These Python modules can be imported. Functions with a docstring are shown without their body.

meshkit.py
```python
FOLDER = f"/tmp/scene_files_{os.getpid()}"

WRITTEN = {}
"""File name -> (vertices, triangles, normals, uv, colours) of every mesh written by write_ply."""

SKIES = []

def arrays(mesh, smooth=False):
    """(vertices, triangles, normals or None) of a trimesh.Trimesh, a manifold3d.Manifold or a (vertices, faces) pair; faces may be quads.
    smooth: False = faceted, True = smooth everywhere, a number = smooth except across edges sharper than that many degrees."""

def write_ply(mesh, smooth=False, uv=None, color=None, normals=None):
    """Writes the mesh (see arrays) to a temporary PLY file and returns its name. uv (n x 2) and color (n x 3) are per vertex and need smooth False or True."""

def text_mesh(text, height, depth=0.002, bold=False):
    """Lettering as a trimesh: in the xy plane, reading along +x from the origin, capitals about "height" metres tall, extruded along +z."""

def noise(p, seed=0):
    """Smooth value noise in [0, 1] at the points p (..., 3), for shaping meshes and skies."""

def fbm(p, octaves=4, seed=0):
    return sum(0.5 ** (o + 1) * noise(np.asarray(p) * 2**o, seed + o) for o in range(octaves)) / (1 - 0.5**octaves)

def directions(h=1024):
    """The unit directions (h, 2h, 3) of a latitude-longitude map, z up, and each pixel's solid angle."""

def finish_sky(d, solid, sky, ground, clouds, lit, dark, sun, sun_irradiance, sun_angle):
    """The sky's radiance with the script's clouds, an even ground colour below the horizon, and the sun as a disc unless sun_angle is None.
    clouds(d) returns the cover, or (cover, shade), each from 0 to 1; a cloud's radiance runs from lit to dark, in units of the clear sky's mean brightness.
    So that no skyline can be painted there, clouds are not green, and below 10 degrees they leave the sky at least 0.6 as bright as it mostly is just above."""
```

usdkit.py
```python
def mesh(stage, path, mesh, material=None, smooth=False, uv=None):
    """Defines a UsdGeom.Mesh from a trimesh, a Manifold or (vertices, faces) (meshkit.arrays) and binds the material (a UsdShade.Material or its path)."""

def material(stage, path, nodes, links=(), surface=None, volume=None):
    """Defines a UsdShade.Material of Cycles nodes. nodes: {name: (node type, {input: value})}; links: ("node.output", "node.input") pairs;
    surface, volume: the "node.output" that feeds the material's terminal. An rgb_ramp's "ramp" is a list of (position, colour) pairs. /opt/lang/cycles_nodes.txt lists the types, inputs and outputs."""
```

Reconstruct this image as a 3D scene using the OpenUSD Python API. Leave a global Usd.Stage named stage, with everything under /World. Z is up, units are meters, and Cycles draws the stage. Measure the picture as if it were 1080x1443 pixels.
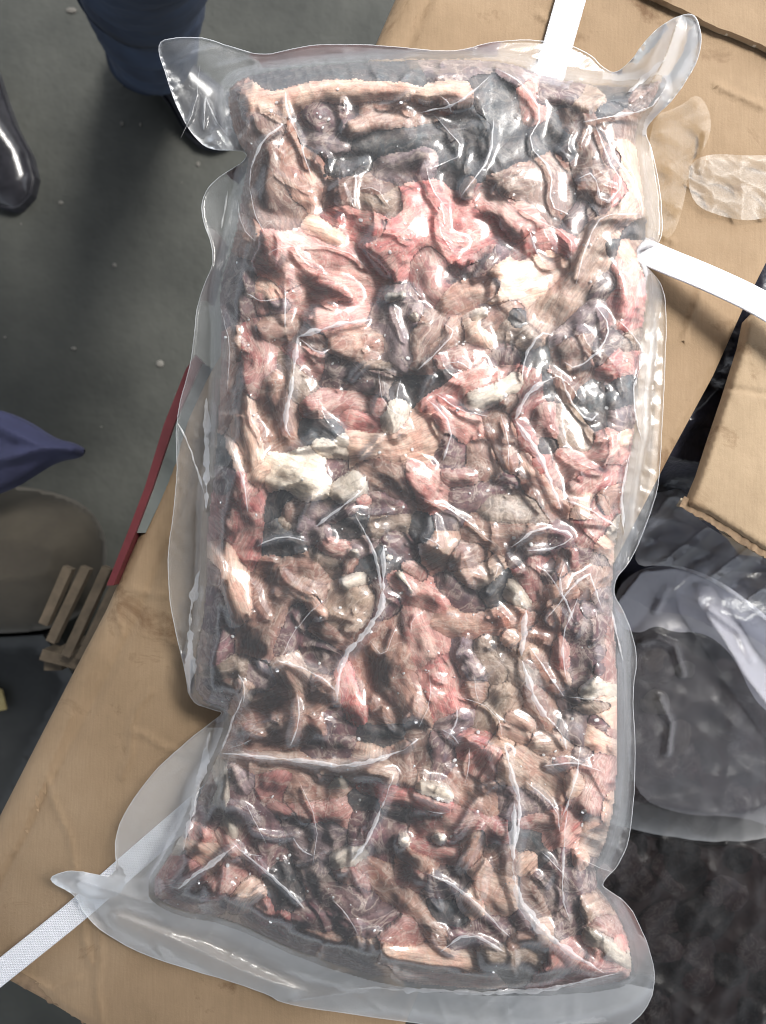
import math, random
import numpy as np
import trimesh, shapely
import usdkit, meshkit
from scipy import ndimage
from scipy.spatial import Delaunay
from shapely.geometry import Polygon, LineString, Point
from pxr import Usd, UsdGeom, UsdLux, UsdShade, Gf, Sdf

rnd = random.Random(7)
rng = np.random.default_rng(7)
stage = Usd.Stage.CreateInMemory()
UsdGeom.SetStageUpAxis(stage, 'Z')
UsdGeom.SetStageMetersPerUnit(stage, 1.0)
stage.SetDefaultPrim(UsdGeom.Xform.Define(stage, '/World').GetPrim())
UsdGeom.Scope.Define(stage, '/World/Looks')

# ------------------------------------------------------------------ camera
Z0 = 0.93                 # top of the carton
ZC = 1.36                 # camera height (looking straight down)
FPX = 1060.0              # focal length in photograph pixels (1080 wide)
cam = UsdGeom.Camera.Define(stage, '/World/camera')
cam.AddTranslateOp().Set(Gf.Vec3d(0, 0, ZC))
cam.CreateHorizontalApertureAttr(36.0)
cam.CreateVerticalApertureAttr(48.1)
cam.CreateFocalLengthAttr(36.0 * FPX / 1080)
cam.CreateFStopAttr(17.0)
cam.CreateFocusDistanceAttr(ZC - Z0 - 0.045)
cam.CreateClippingRangeAttr(Gf.Vec2f(0.02, 500))
cam.CreateExposureAttr(1.2)

# ------------------------------------------------------------------ sky and light
SUN_EL, SUN_AZ = math.radians(56), math.radians(50)      # azimuth from +y towards +x
dome = UsdLux.DomeLight.Define(stage, '/World/sky')
sky = usdkit.material(stage, '/World/Looks/sky', {
    's': ('sky_texture', {'sky_type': 'single_scattering', 'sun_disc': False, 'sun_elevation': SUN_EL, 'sun_rotation': SUN_AZ, 'aerosol_density': 2.5}),
    'h': ('hsv', {'saturation': 0.32}),
    'b': ('background_shader', {'strength': 0.15})},
    [('s.color', 'h.color'), ('h.color', 'b.color')], surface='b.background')
UsdShade.MaterialBindingAPI.Apply(dome.GetPrim()).Bind(sky)
sun = UsdLux.DistantLight.Define(stage, '/World/sun')
sun.CreateIntensityAttr(0.5)
sun.CreateAngleAttr(16.0)
sun.CreateColorAttr(Gf.Vec3f(1.0, 0.96, 0.9))
sun.GetPrim().CreateAttribute('inputs:normalize', Sdf.ValueTypeNames.Bool).Set(True)
sd = Gf.Vec3d(math.sin(SUN_AZ) * math.cos(SUN_EL), math.cos(SUN_AZ) * math.cos(SUN_EL), math.sin(SUN_EL))
sun.AddOrientOp().Set(Gf.Quatf(Gf.Rotation(Gf.Vec3d(0, 0, 1), sd).GetQuat()))

# ------------------------------------------------------------------ helpers
def P(px, py, z):
    """A point of the plan, given in photograph pixels, at its real height z."""
    px, py, z = np.broadcast_arrays(np.asarray(px, float), np.asarray(py, float), np.asarray(z, float))
    k = (ZC - z) / FPX
    return np.stack([(px - 540.0) * k, (721.5 - py) * k, z], -1)

used = {}
def numbered(parent, name):
    k = (parent, name)
    n = used.get(k, 0)
    used[k] = n + 1
    return f'{parent}/{name}' if n == 0 else f'{parent}/{name}_{n:03d}'

def tag(prim, label=None, cat=None, group=None, kind=None):
    for k, v in (('label', label), ('category', cat), ('group', group), ('kind', kind)):
        if v:
            prim.SetCustomDataByKey(k, v)
    return prim

def thing(name, label, cat, group=None):
    x = UsdGeom.Xform.Define(stage, numbered('/World', name))
    return tag(x.GetPrim(), label, cat, group)

def obj(name, m, mat, parent=None, smooth=40, uv=None):
    base = '/World' if parent is None else str(parent.GetPath())
    return usdkit.mesh(stage, numbered(base, name), m, mat, smooth=smooth, uv=uv).GetPrim()

def fbm2(x, y, scale, seed=0, octaves=4):
    p = np.stack([np.asarray(x, float) / scale, np.asarray(y, float) / scale, np.full(np.shape(x), 0.37 + seed)], -1)
    return meshkit.fbm(p, octaves, seed) - 0.5

def path_resample(pts, n, soft=2):
    pts = np.asarray(pts, float)
    if len(pts) == 1:
        pts = np.vstack([pts[0] - [1, 0], pts[0] + [1, 0]])
    if len(pts) > 2:                    # Chaikin
        for _ in range(soft):
            q = [pts[0]]
            for a, b in zip(pts[:-1], pts[1:]):
                q += [0.75 * a + 0.25 * b, 0.25 * a + 0.75 * b]
            pts = np.array(q + [pts[-1]])
    d = np.concatenate([[0], np.cumsum(np.linalg.norm(np.diff(pts, axis=0), axis=1))])
    s = np.linspace(0, d[-1], n)
    return np.stack([np.interp(s, d, pts[:, k]) for k in range(pts.shape[1])], 1), d[-1]

def inside(poly, x, y):
    return shapely.contains_xy(poly, x, y)

def densify(pts, step):
    pts = np.asarray(pts, float)
    out = []
    for a, b in zip(pts, np.roll(pts, -1, axis=0)):
        n = max(1, int(np.linalg.norm((b - a)[:2]) / step))
        out += [a + (b - a) * k / n for k in range(n)]
    return np.array(out)

def smooth_closed(pts, it=2):
    pts = np.asarray(pts, float)
    for _ in range(it):
        nx = np.roll(pts, -1, axis=0)
        pts = np.stack([0.75 * pts + 0.25 * nx, 0.25 * pts + 0.75 * nx], 1).reshape(-1, pts.shape[1])
    return pts

def sheet(poly, step, zfun, edge_step=None):
    """Triangulated sheet over a plan polygon (pixels) -> (px vertices (n,2), faces)."""
    x0, y0, x1, y1 = poly.bounds
    gx, gy = np.meshgrid(np.arange(x0, x1, step), np.arange(y0, y1, step))
    inn = poly.buffer(-0.55 * step)
    k = inside(inn, gx.ravel(), gy.ravel())
    pts = np.stack([gx.ravel()[k], gy.ravel()[k]], 1)
    ed = densify(np.array(poly.exterior.coords)[:-1], edge_step or step)
    nb = len(ed)
    pts = np.vstack([ed[:, :2], pts])
    pts[nb:] += (np.random.default_rng(1).random((len(pts) - nb, 2)) - 0.5) * step * 0.05
    tri = Delaunay(pts).simplices
    c = pts[tri].mean(1)
    tri = tri[inside(poly, c[:, 0], c[:, 1])]
    a, b, c = pts[tri[:, 0]], pts[tri[:, 1]], pts[tri[:, 2]]
    area = (b[:, 0] - a[:, 0]) * (c[:, 1] - a[:, 1]) - (b[:, 1] - a[:, 1]) * (c[:, 0] - a[:, 0])
    tri[area > 0] = tri[area > 0][:, ::-1]       # face up (image y points down)
    tri = tri[np.abs(area) > 1e-3]
    return pts, tri, nb

def slab(poly, step, top, thick, edge_step=None):
    """Closed slab: the top from top(px, py), the bottom thick below."""
    pts, tri, nb = sheet(poly, step, None, edge_step)
    z = top(pts[:, 0], pts[:, 1])
    V = P(pts[:, 0], pts[:, 1], z)
    W = V.copy()
    W[:, 2] -= thick
    n = len(V)
    i = np.arange(nb)
    j = (i + 1) % nb
    side = np.vstack([np.stack([i, j, j + n], 1), np.stack([i, j + n, i + n], 1)])
    return trimesh.Trimesh(np.vstack([V, W]), np.vstack([tri, tri[:, ::-1] + n, side]), process=False)

def tube(pts, r, seg=8):
    pts = np.asarray(pts, float)
    n = len(pts)
    r = np.broadcast_to(r, n)
    t = np.gradient(pts, axis=0)
    t /= np.linalg.norm(t, axis=1, keepdims=True) + 1e-12
    up = np.where(np.abs(t[:, 2:3]) > 0.9, [[1., 0, 0]], [[0, 0, 1.]])
    u = np.cross(t, up); u /= np.linalg.norm(u, axis=1, keepdims=True)
    w = np.cross(u, t)
    a = np.linspace(0, 2 * np.pi, seg, endpoint=False)
    V = pts[:, None] + r[:, None, None] * (u[:, None] * np.cos(a)[None, :, None] + w[:, None] * np.sin(a)[None, :, None])
    i, j = np.meshgrid(np.arange(n - 1), np.arange(seg), indexing='ij')
    q = np.stack([i * seg + j, (i + 1) * seg + j, (i + 1) * seg + (j + 1) % seg, i * seg + (j + 1) % seg], -1).reshape(-1, 4)
    f = np.vstack([q[:, [0, 1, 2]], q[:, [0, 2, 3]]])
    V = V.reshape(-1, 3)
    c0, c1 = len(V), len(V) + 1
    V = np.vstack([V, pts[0], pts[-1]])
    k = np.arange(seg)
    f = np.vstack([f, np.stack([np.full(seg, c0), (k + 1) % seg, k], 1) , np.stack([np.full(seg, c1), (n - 1) * seg + k, (n - 1) * seg + (k + 1) % seg], 1)])
    return trimesh.Trimesh(V, f[:, ::-1], process=False)

# ------------------------------------------------------------------ materials
def mat(name, nodes, links, surface='p.BSDF'):
    return usdkit.material(stage, '/World/Looks/' + name, nodes, links, surface=surface)

def simple(name, c1, c2, scale=30, rough=0.6, bump=0.3, bdist=0.001, bscale=None, spec=0.5, detail=6):
    return mat(name, {
        'g': ('geometry', {}),
        'n': ('noise_texture', {'scale': scale, 'detail': detail, 'roughness': 0.6}),
        'r': ('rgb_ramp', {'ramp': [(0.3, c1), (0.7, c2)]}),
        'n2': ('noise_texture', {'scale': bscale or scale * 6, 'detail': 4}),
        'b': ('bump', {'strength': bump, 'distance': bdist}),
        'p': ('principled_bsdf', {'roughness': rough, 'specular_ior_level': spec})},
        [('g.position', 'n.vector'), ('g.position', 'n2.vector'), ('n.fac', 'r.fac'), ('r.color', 'p.base_color'), ('n2.fac', 'b.height'), ('b.normal', 'p.normal')])

def meat(name, ramp, across=260, along=45, blotch=None, bscale=25, rough=0.5, bump=0.6, sss=0.0, common=0.45, vein=0.5):
    """ramp over fibres that run along the piece; blotch: a second colour in patches."""
    nodes = {
        'uv': ('uvmap', {'attribute': 'st'}),
        'oi': ('object_info', {}),
        'off': ('combine_xyz', {}),
        'off2': ('combine_xyz', {}),
        'om': ('math', {'math_type': 'multiply', 'value2': 37.0}),
        'm': ('mapping', {'scale': (along, across, 1.0)}),
        'n': ('noise_texture', {'scale': 1.0, 'detail': 5, 'roughness': 0.65, 'distortion': 0.8}),
        'r': ('rgb_ramp', {'ramp': ramp}),
        'g': ('geometry', {}),
        'n3': ('noise_texture', {'scale': bscale * 3.2, 'detail': 4, 'roughness': 0.6, 'distortion': 0.6}),
        'r3': ('rgb_ramp', {'ramp': [(0.46, (0, 0, 0)), (0.6, (1, 1, 1))]}),
        'mx': ('mix_color', {'blend_type': 'mix', 'b': blotch or ramp[-1][1]}),
        'vv': ('math', {'math_type': 'multiply_add', 'value2': 0.7, 'value3': 0.6}),
        'hv': ('hsv', {}),
        'n4': ('noise_texture', {'scale': 420.0, 'detail': 5, 'roughness': 0.65}),
        'b': ('bump', {'strength': bump, 'distance': 0.0012}),
        'p': ('principled_bsdf', {'roughness': rough, 'specular_ior_level': 0.6,  'subsurface_weight': sss, 'subsurface_scale': 0.004})}
    links = [('oi.random', 'om.value1'), ('om.value', 'off.x'), ('om.value', 'off.y'), ('off.vector', 'm.location'), ('uv.UV', 'm.vector'), ('m.vector', 'n.vector'),
             ('n.fac', 'r.fac'), ('g.position', 'n3.vector'), ('n3.fac', 'r3.fac'), ('r3.color', 'mx.fac') if blotch else ('oi.alpha', 'vv.value3'),
             ('r.color', 'mx.a'), ('oi.random', 'vv.value1'), ('vv.value', 'hv.value'), ('g.position', 'n4.vector'), ('n4.fac', 'b.height'), ('b.normal', 'p.normal'),
             ('hv.color', 'p.base_color')]
    links = [l for l in links if l != ('oi.alpha', 'vv.value3')]
    links.append(('mx.result', 'hv.color') if blotch else ('r.color', 'hv.color'))
    # patches of the common pink brown of the mass, thawed edges, and pale speckles of frost and fat
    nodes.update({
        'n6': ('noise_texture', {'scale': 95.0, 'detail': 6, 'roughness': 0.68, 'distortion': 1.1}),
        'r6': ('rgb_ramp', {'ramp': [(0.40, (0, 0, 0)), (0.66, (common,) * 3)]}),
        'n7': ('noise_texture', {'scale': 42.0, 'detail': 4, 'roughness': 0.6, 'distortion': 0.8}),
        'r7': ('rgb_ramp', {'ramp': [(0.3, (0.15, 0.062, 0.055)), (0.5, (0.38, 0.24, 0.20)), (0.7, (0.58, 0.47, 0.40))]}),
        'mc': ('mix_color', {'blend_type': 'mix'}),
        'n8': ('noise_texture', {'scale': 520.0, 'detail': 3, 'roughness': 0.6}),
        'r8': ('rgb_ramp', {'ramp': [(0.66, (0, 0, 0)), (0.74, (0.55, 0.55, 0.55))]}),
        'ms': ('mix_color', {'blend_type': 'mix', 'b': (0.68, 0.64, 0.6)}),
        # fat and sinew in thin veins, and fine fibres
        'n9': ('noise_texture', {'scale': 75.0, 'detail': 4, 'roughness': 0.55, 'distortion': 1.4}),
        'r9': ('rgb_ramp', {'ramp': [(0.445, (0, 0, 0)), (0.5, (vein,) * 3), (0.555, (0, 0, 0))]}),
        'mv': ('mix_color', {'blend_type': 'mix', 'b': (0.66, 0.56, 0.48)}),
        'mf': ('mapping', {'scale': (along * 2.2, across * 5.0, 1.0)}),
        'nf': ('noise_texture', {'scale': 1.0, 'detail': 4, 'roughness': 0.7, 'distortion': 0.5}),
        'rf': ('rgb_ramp', {'ramp': [(0.3, (0.55, 0.5, 0.5)), (0.5, (1, 1, 1)), (0.72, (1.35, 1.32, 1.3))]}),
        'mm': ('mix_color', {'blend_type': 'multiply', 'fac': 1.0, 'use_clamp': False})})
    links = [(a_, 'ms.a') if b2 == 'HV' else (a_, b2) for a_, b2 in links]
    links += [('g.position', 'n6.vector'), ('g.position', 'n7.vector'), ('g.position', 'n8.vector'), ('n6.fac', 'r6.fac'), ('n7.fac', 'r7.fac'), ('n8.fac', 'r8.fac'),
              ('r6.color', 'mc.fac'), ('hv.color', 'mc.a'), ('r7.color', 'mc.b'), ('g.position', 'n9.vector'), ('n9.fac', 'r9.fac'), ('mc.result', 'mv.a'), ('r9.color', 'mv.fac'), ('uv.UV', 'mf.vector'), ('om.value', 'off2.x'), ('off2.vector', 'mf.location'), ('mf.vector', 'nf.vector'), ('nf.fac', 'rf.fac'), ('mv.result', 'mm.a'), ('rf.color', 'mm.b'), ('mm.result', 'ms.a'), ('r8.color', 'ms.fac'), ('ms.result', 'p.base_color')]
    links = [l for l in links if l != ('hv.color', 'p.base_color')]
    if not blotch:
        for k in ('mx', 'r3', 'n3'):
            nodes.pop(k)
        links = [l for l in links if not any(s.split('.')[0] in ('mx', 'r3', 'n3') for s in l)]
    return mat(name, nodes, links)

MEAT = {
    'R': meat('red_meat', [(0.28, (0.171, 0.0285, 0.0302)), (0.45, (0.418, 0.11, 0.103)), (0.6, (0.586, 0.213, 0.192)), (0.74, (0.798, 0.466, 0.426))], blotch=(0.612, 0.299, 0.26)),
    'P': meat('pink_meat', [(0.28, (0.38, 0.127, 0.111)), (0.48, (0.6, 0.304, 0.262)), (0.70, (0.82, 0.587, 0.53))], blotch=(0.428, 0.148, 0.126)),
    'T': meat('tan_meat', [(0.26, (0.15, 0.0715, 0.0492)), (0.5, (0.37, 0.207, 0.15)), (0.72, (0.664, 0.443, 0.353))], across=150, along=50, blotch=(0.303, 0.129, 0.092)),
    'M': meat('maroon_meat', [(0.28, (0.0468, 0.0164, 0.023)), (0.55, (0.143, 0.0536, 0.064)), (0.76, (0.37, 0.179, 0.196))], across=120, along=60, blotch=(0.0837, 0.0298, 0.0426)),
    'K': meat('dark_skin', [(0.32, (0.00855, 0.0123, 0.0162)), (0.6, (0.0342, 0.047, 0.0557)), (0.78, (0.162, 0.202, 0.209))], across=200, along=90, blotch=(0.019, 0.019, 0.0244), common=0.25, vein=0.15),
    'C': meat('cream_fat', [(0.26, (0.441, 0.256, 0.184)), (0.5, (0.643, 0.449, 0.343)), (0.72, (0.82, 0.724, 0.628))], across=200, along=35, blotch=(0.585, 0.351, 0.273)),
    'W': meat('white_fat', [(0.3, (0.572, 0.478, 0.378)), (0.5, (0.72, 0.646, 0.55)), (0.7, (0.806, 0.764, 0.702))], across=90, along=60, common=0.15),
    'G': meat('grey_meat', [(0.28, (0.122, 0.082, 0.0927)), (0.5, (0.261, 0.187, 0.201)), (0.74, (0.554, 0.438, 0.446))], across=140, along=80, blotch=(0.17, 0.117, 0.136)),
    'O': meat('olive_meat', [(0.28, (0.14, 0.0967, 0.0662)), (0.5, (0.297, 0.215, 0.154)), (0.74, (0.566, 0.442, 0.353))], across=140, along=70, blotch=(0.394, 0.282, 0.214)),
}
PART = {'R': 'meat_piece', 'P': 'meat_piece', 'T': 'meat_piece', 'G': 'meat_piece', 'O': 'meat_piece', 'M': 'offal_piece', 'K': 'skin_piece', 'C': 'fat_piece', 'W': 'fat_piece'}
M_ice = simple('frozen_juice', (0.06, 0.028, 0.03), (0.2, 0.11, 0.10), scale=70, rough=0.3, bump=0.6)

def film_mat(name, haze, haze_edge, rough, hazecol=(0.82, 0.85, 0.88), bscale=300, bump=0.15, bdist=0.0004, weave=False, tint=(0.97, 0.98, 0.985), ior=1.52):
    nodes = {
        't': ('transparent_bsdf', {'color': tint}),
        'd': ('diffuse_bsdf', {'color': hazecol}),
        'tl': ('translucent_bsdf', {'color': hazecol}),
        'dd': ('mix_closure', {'fac': 0.4}),
        'lw': ('layer_weight', {'blend': 0.5}),
        'pw': ('math', {'math_type': 'power', 'value2': 2.5}),
        'ma': ('math', {'math_type': 'multiply_add', 'value2': haze_edge, 'value3': haze, 'use_clamp': True}),
        'hz': ('mix_closure', {}),
        'fr': ('fresnel', {'IOR': ior}),
        'g1': ('glossy_bsdf', {'color': (1, 1, 1), 'roughness': rough}),
        'g2': ('glossy_bsdf', {'color': (1, 1, 1), 'roughness': rough * 2.6}),
        'gl': ('mix_closure', {'fac': 0.4}),
        'mx': ('mix_closure', {}),
        'g': ('geometry', {}),
        'n': ('noise_texture', {'scale': bscale, 'detail': 4, 'roughness': 0.6}),
        'b': ('bump', {'strength': bump, 'distance': bdist}),
    }
    links = [('d.BSDF', 'dd.closure1'), ('tl.BSDF', 'dd.closure2'), ('lw.facing', 'pw.value1'), ('pw.value', 'ma.value1'), ('ma.value', 'hz.fac'),
             ('t.BSDF', 'hz.closure1'), ('dd.closure', 'hz.closure2'), ('fr.fac', 'mx.fac'), ('hz.closure', 'mx.closure1'), ('g1.BSDF', 'gl.closure1'), ('g2.BSDF', 'gl.closure2'), ('gl.closure', 'mx.closure2'),
             ('g.position', 'n.vector'), ('b.normal', 'g1.normal'), ('b.normal', 'g2.normal')]
    if weave:
        nodes['mp'] = ('mapping', {'rotation': (0, 0, 0.7)})
        nodes['w'] = ('wave_texture', {'scale': 260.0, 'distortion': 0.4})
        nodes['ad'] = ('math', {'math_type': 'multiply_add', 'value2': 0.25})
        links += [('g.position', 'mp.vector'), ('mp.vector', 'w.vector'), ('w.fac', 'ad.value1'), ('n.fac', 'ad.value3'), ('ad.value', 'b.height')]
    else:
        links += [('n.fac', 'b.height')]
    return mat(name, nodes, links, surface='mx.closure')

M_film = film_mat('shrunk_film', 0.045, 0.18, 0.10)
M_margin = film_mat('seal_film', 0.065, 0.12, 0.13, weave=True)
M_flap = film_mat('flap_film', 0.24, 0.25, 0.15, weave=True)
M_back = film_mat('back_film', 0.03, 0.08, 0.2)
M_edge = film_mat('film_edge', 0.28, 0.3, 0.2, hazecol=(0.88, 0.9, 0.92))
M_frost = mat('ice_crystals', {'p': ('principled_bsdf', {'base_color': (0.82, 0.84, 0.86), 'roughness': 0.35, 'specular_ior_level': 0.5})}, [])

def cardboard(name, c1, c2, c3, scale=9):
    return mat(name, {
        'g': ('geometry', {}),
        'n': ('noise_texture', {'scale': scale, 'detail': 6, 'roughness': 0.62}),
        'r': ('rgb_ramp', {'ramp': [(0.28, c1), (0.5, c2), (0.72, c3)]}),
        'mp': ('mapping', {'rotation': (0, 0, -0.42), 'scale': (900, 60, 60)}),
        'n2': ('noise_texture', {'scale': 1.0, 'detail': 4, 'roughness': 0.7}),
        'r2': ('rgb_ramp', {'ramp': [(0.25, (0.86, 0.85, 0.84)), (0.75, (1, 1, 1))]}),
        'mu': ('mix_color', {'blend_type': 'multiply', 'fac': 1.0}),
        'n5': ('noise_texture', {'scale': 22.0, 'detail': 7, 'roughness': 0.7, 'distortion': 0.7}),
        'r5': ('rgb_ramp', {'ramp': [(0.30, (0.58, 0.5, 0.44)), (0.42, (1, 1, 1))]}),
        'mu2': ('mix_color', {'blend_type': 'multiply', 'fac': 1.0}),
        'n3': ('noise_texture', {'scale': 700.0, 'detail': 4, 'roughness': 0.7}),
        'b': ('bump', {'strength': 0.35, 'distance': 0.0006}),
        'p': ('principled_bsdf', {'roughness': 0.78, 'specular_ior_level': 0.3})},
        [('g.position', 'n.vector'), ('g.position', 'mp.vector'), ('mp.vector', 'n2.vector'), ('n.fac', 'r.fac'), ('n2.fac', 'r2.fac'), ('r.color', 'mu.a'), ('r2.color', 'mu.b'),
         ('g.position', 'n5.vector'), ('n5.fac', 'r5.fac'), ('mu.result', 'mu2.a'), ('r5.color', 'mu2.b'), ('mu2.result', 'p.base_color'),
         ('g.position', 'n3.vector'), ('n3.fac', 'b.height'), ('b.normal', 'p.normal')])

M_card = cardboard('brown_cardboard', (0.21, 0.145, 0.085), (0.285, 0.20, 0.122), (0.35, 0.255, 0.163))
M_card2 = cardboard('pale_cardboard', (0.28, 0.205, 0.13), (0.335, 0.25, 0.16), (0.39, 0.295, 0.195), scale=13)
M_torn = simple('torn_paper', (0.26, 0.2, 0.13), (0.5, 0.43, 0.33), scale=160, rough=0.9, bump=0.8)
M_inner = simple('corrugated_core', (0.12, 0.08, 0.05), (0.26, 0.18, 0.11), scale=90, rough=0.9)
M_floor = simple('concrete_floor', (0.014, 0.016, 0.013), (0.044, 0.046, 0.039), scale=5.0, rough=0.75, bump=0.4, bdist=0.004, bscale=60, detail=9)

# ------------------------------------------------------------------ ground
g = np.array([[-60, -60, 0], [60, -60, 0], [60, 60, 0], [-60, 60, 0]], float)
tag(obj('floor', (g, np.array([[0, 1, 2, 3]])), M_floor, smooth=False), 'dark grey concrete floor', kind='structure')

# unseen canopy, added to shade the left; daylight comes past its edge
M_canopy = simple('added_canopy_sheet', (0.09, 0.09, 0.085), (0.13, 0.13, 0.12), scale=4, rough=0.7)
CANOPY_Z, CANOPY_E = 2.9, 1.15
ro = trimesh.creation.box([4.4, 6, 0.08])
ro.apply_translation([-2.2, 0, 0.04])
ro.apply_transform(trimesh.transformations.rotation_matrix(math.pi / 2 - math.radians(44), [0, 0, 1]))
ro.apply_translation([sd[0] / math.cos(SUN_EL) * CANOPY_E, sd[1] / math.cos(SUN_EL) * CANOPY_E, CANOPY_Z])
tag(obj('roof', ro, M_canopy, smooth=False), 'added unseen sheet canopy that shades the left of the cartons', kind='structure')

# ------------------------------------------------------------------ the carton under the pack
def ridge(x, y, lines, width):
    """Height 0..1 along polylines, with a triangular section."""
    out = np.zeros(np.shape(x))
    for ln in lines:
        for (ax, ay), (bx, by) in zip(ln[:-1], ln[1:]):
            dx, dy = bx - ax, by - ay
            t = np.clip(((x - ax) * dx + (y - ay) * dy) / (dx * dx + dy * dy), 0, 1)
            d = np.hypot(x - ax - t * dx, y - ay - t * dy)
            out = np.maximum(out, np.clip(1 - d / width, 0, 1))
    return out

box_poly = Polygon([(592, -80), (820, -90), (1240, -90), (1240, 120), (1180, 200), (1100, 330), (1052, 425), (1005, 530), (945, 640), (800, 920), (690, 1160), (560, 1470), (540, 1500), (170, 1475), (128, 1447), (80, 1418), (40, 1396), (0, 1374), (-70, 1330), (-70, 1285), (0, 1150), (48, 1056), (100, 955), (150, 860), (215, 712), (262, 590), (300, 520), (400, 350), (470, 200)])
edge_left = LineString([(592, -80), (470, 200), (400, 350), (300, 520), (262, 590), (215, 712), (150, 860), (100, 955), (48, 1056), (0, 1150), (-70, 1285)])
creases_box = [[(66, 1092), (75, 1130), (98, 1180), (108, 1240)], [(185, 1030), (205, 1036), (225, 1050), (256, 1062)], [(185, 1035), (184, 1065), (170, 1095)], [(183, 1030), (192, 1000), (212, 975)],
               [(115, 1295), (120, 1330), (128, 1360)], [(138, 1300), (142, 1345), (136, 1390), (143, 1443)], [(165, 860), (172, 895)], [(190, 832), (232, 840)], [(20, 1200), (66, 1092), (100, 1010)],
               [(30, 1375), (75, 1398), (110, 1380)], [(995, 190), (985, 240)], [(930, 330), (950, 340)], [(760, 20), (790, 40)], [(990, 400), (965, 480)], [(1010, 120), (1075, 150)]]
def box_top(x, y):
    p = shapely.points(x, y)
    d = shapely.distance(p, edge_left)
    d2 = shapely.distance(p, box_poly.exterior)
    z = np.full(np.shape(x), Z0)
    z = z - 0.007 * np.clip(1 - d / 26, 0, 1) ** 2                      # rounded over the worn edge
    z = z - 0.002 * np.exp(-((d - 44) / 6.0) ** 2)                       # the score line of the fold
    left = np.clip((520 + (y - 400) * -0.46 - x + 130) / 260, 0, 1)
    z = z - 0.016 * left * left * np.clip((y - 350) / 300, 0, 1) * np.clip(1 - 0 * d, 0, 1)   # sagging towards its free edge
    z = z + 0.0016 * ridge(x, y, creases_box, 6) + 0.0022 * fbm2(x, y, 150, 3, 3) + 0.0007 * fbm2(x, y, 26, 4, 3)
    return z - 0.002 * np.clip(1 - d2 / 8, 0, 1)
carton = thing('cardboard_box', 'big worn brown cardboard carton lying under the vacuum pack of meat', 'cardboard box')
obj('box_top', slab(box_poly, 5.0, box_top, 0.006), M_card, carton)
fl = densify([(905, -14), (960, 12), (1010, 36), (1060, 56), (1260, 150), (1260, -92), (880, -92)], 5.0)
fl[:, 1] += 5 * fbm2(fl[:, 0], fl[:, 1], 16, 9, 3) + 5 * fbm2(fl[:, 0], fl[:, 1], 40, 10, 2)
flp = Polygon(fl).buffer(0)
obj('box_flap', slab(flp, 5.0, lambda x, y: box_top(x, y) + 0.0048, 0.004), M_card, carton)
fl2 = np.array(fl); sel = (fl2[:, 1] > -20) & (fl2[:, 0] < 1240)
rim = fl2[sel]
torn = Polygon(np.vstack([rim + np.stack([0 * rim[:, 0], -3 + 0 * rim[:, 0]], 1), (rim + np.stack([0 * rim[:, 0], 3.5 + 6 * np.abs(fbm2(rim[:, 0], rim[:, 1] + 77, 13, 4, 3))], 1))[::-1]])).buffer(0)
torn = max(getattr(torn, 'geoms', [torn]), key=lambda g_: g_.area)
obj('torn_liner', slab(torn, 4.0, lambda x, y: box_top(x, y) + 0.0026, 0.002), M_torn, carton)
# sides of the carton down to the stack it stands on
ex = P(*np.array(box_poly.buffer(-7).exterior.coords)[:-1].T, Z0 - 0.03)[:, :2]
low = trimesh.creation.extrude_polygon(Polygon(ex).buffer(-0.002), 0.30, engine='earcut')
low.apply_translation([0, 0, Z0 - 0.032 - 0.30])
obj('box_side', low, M_card, carton, smooth=30)
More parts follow.
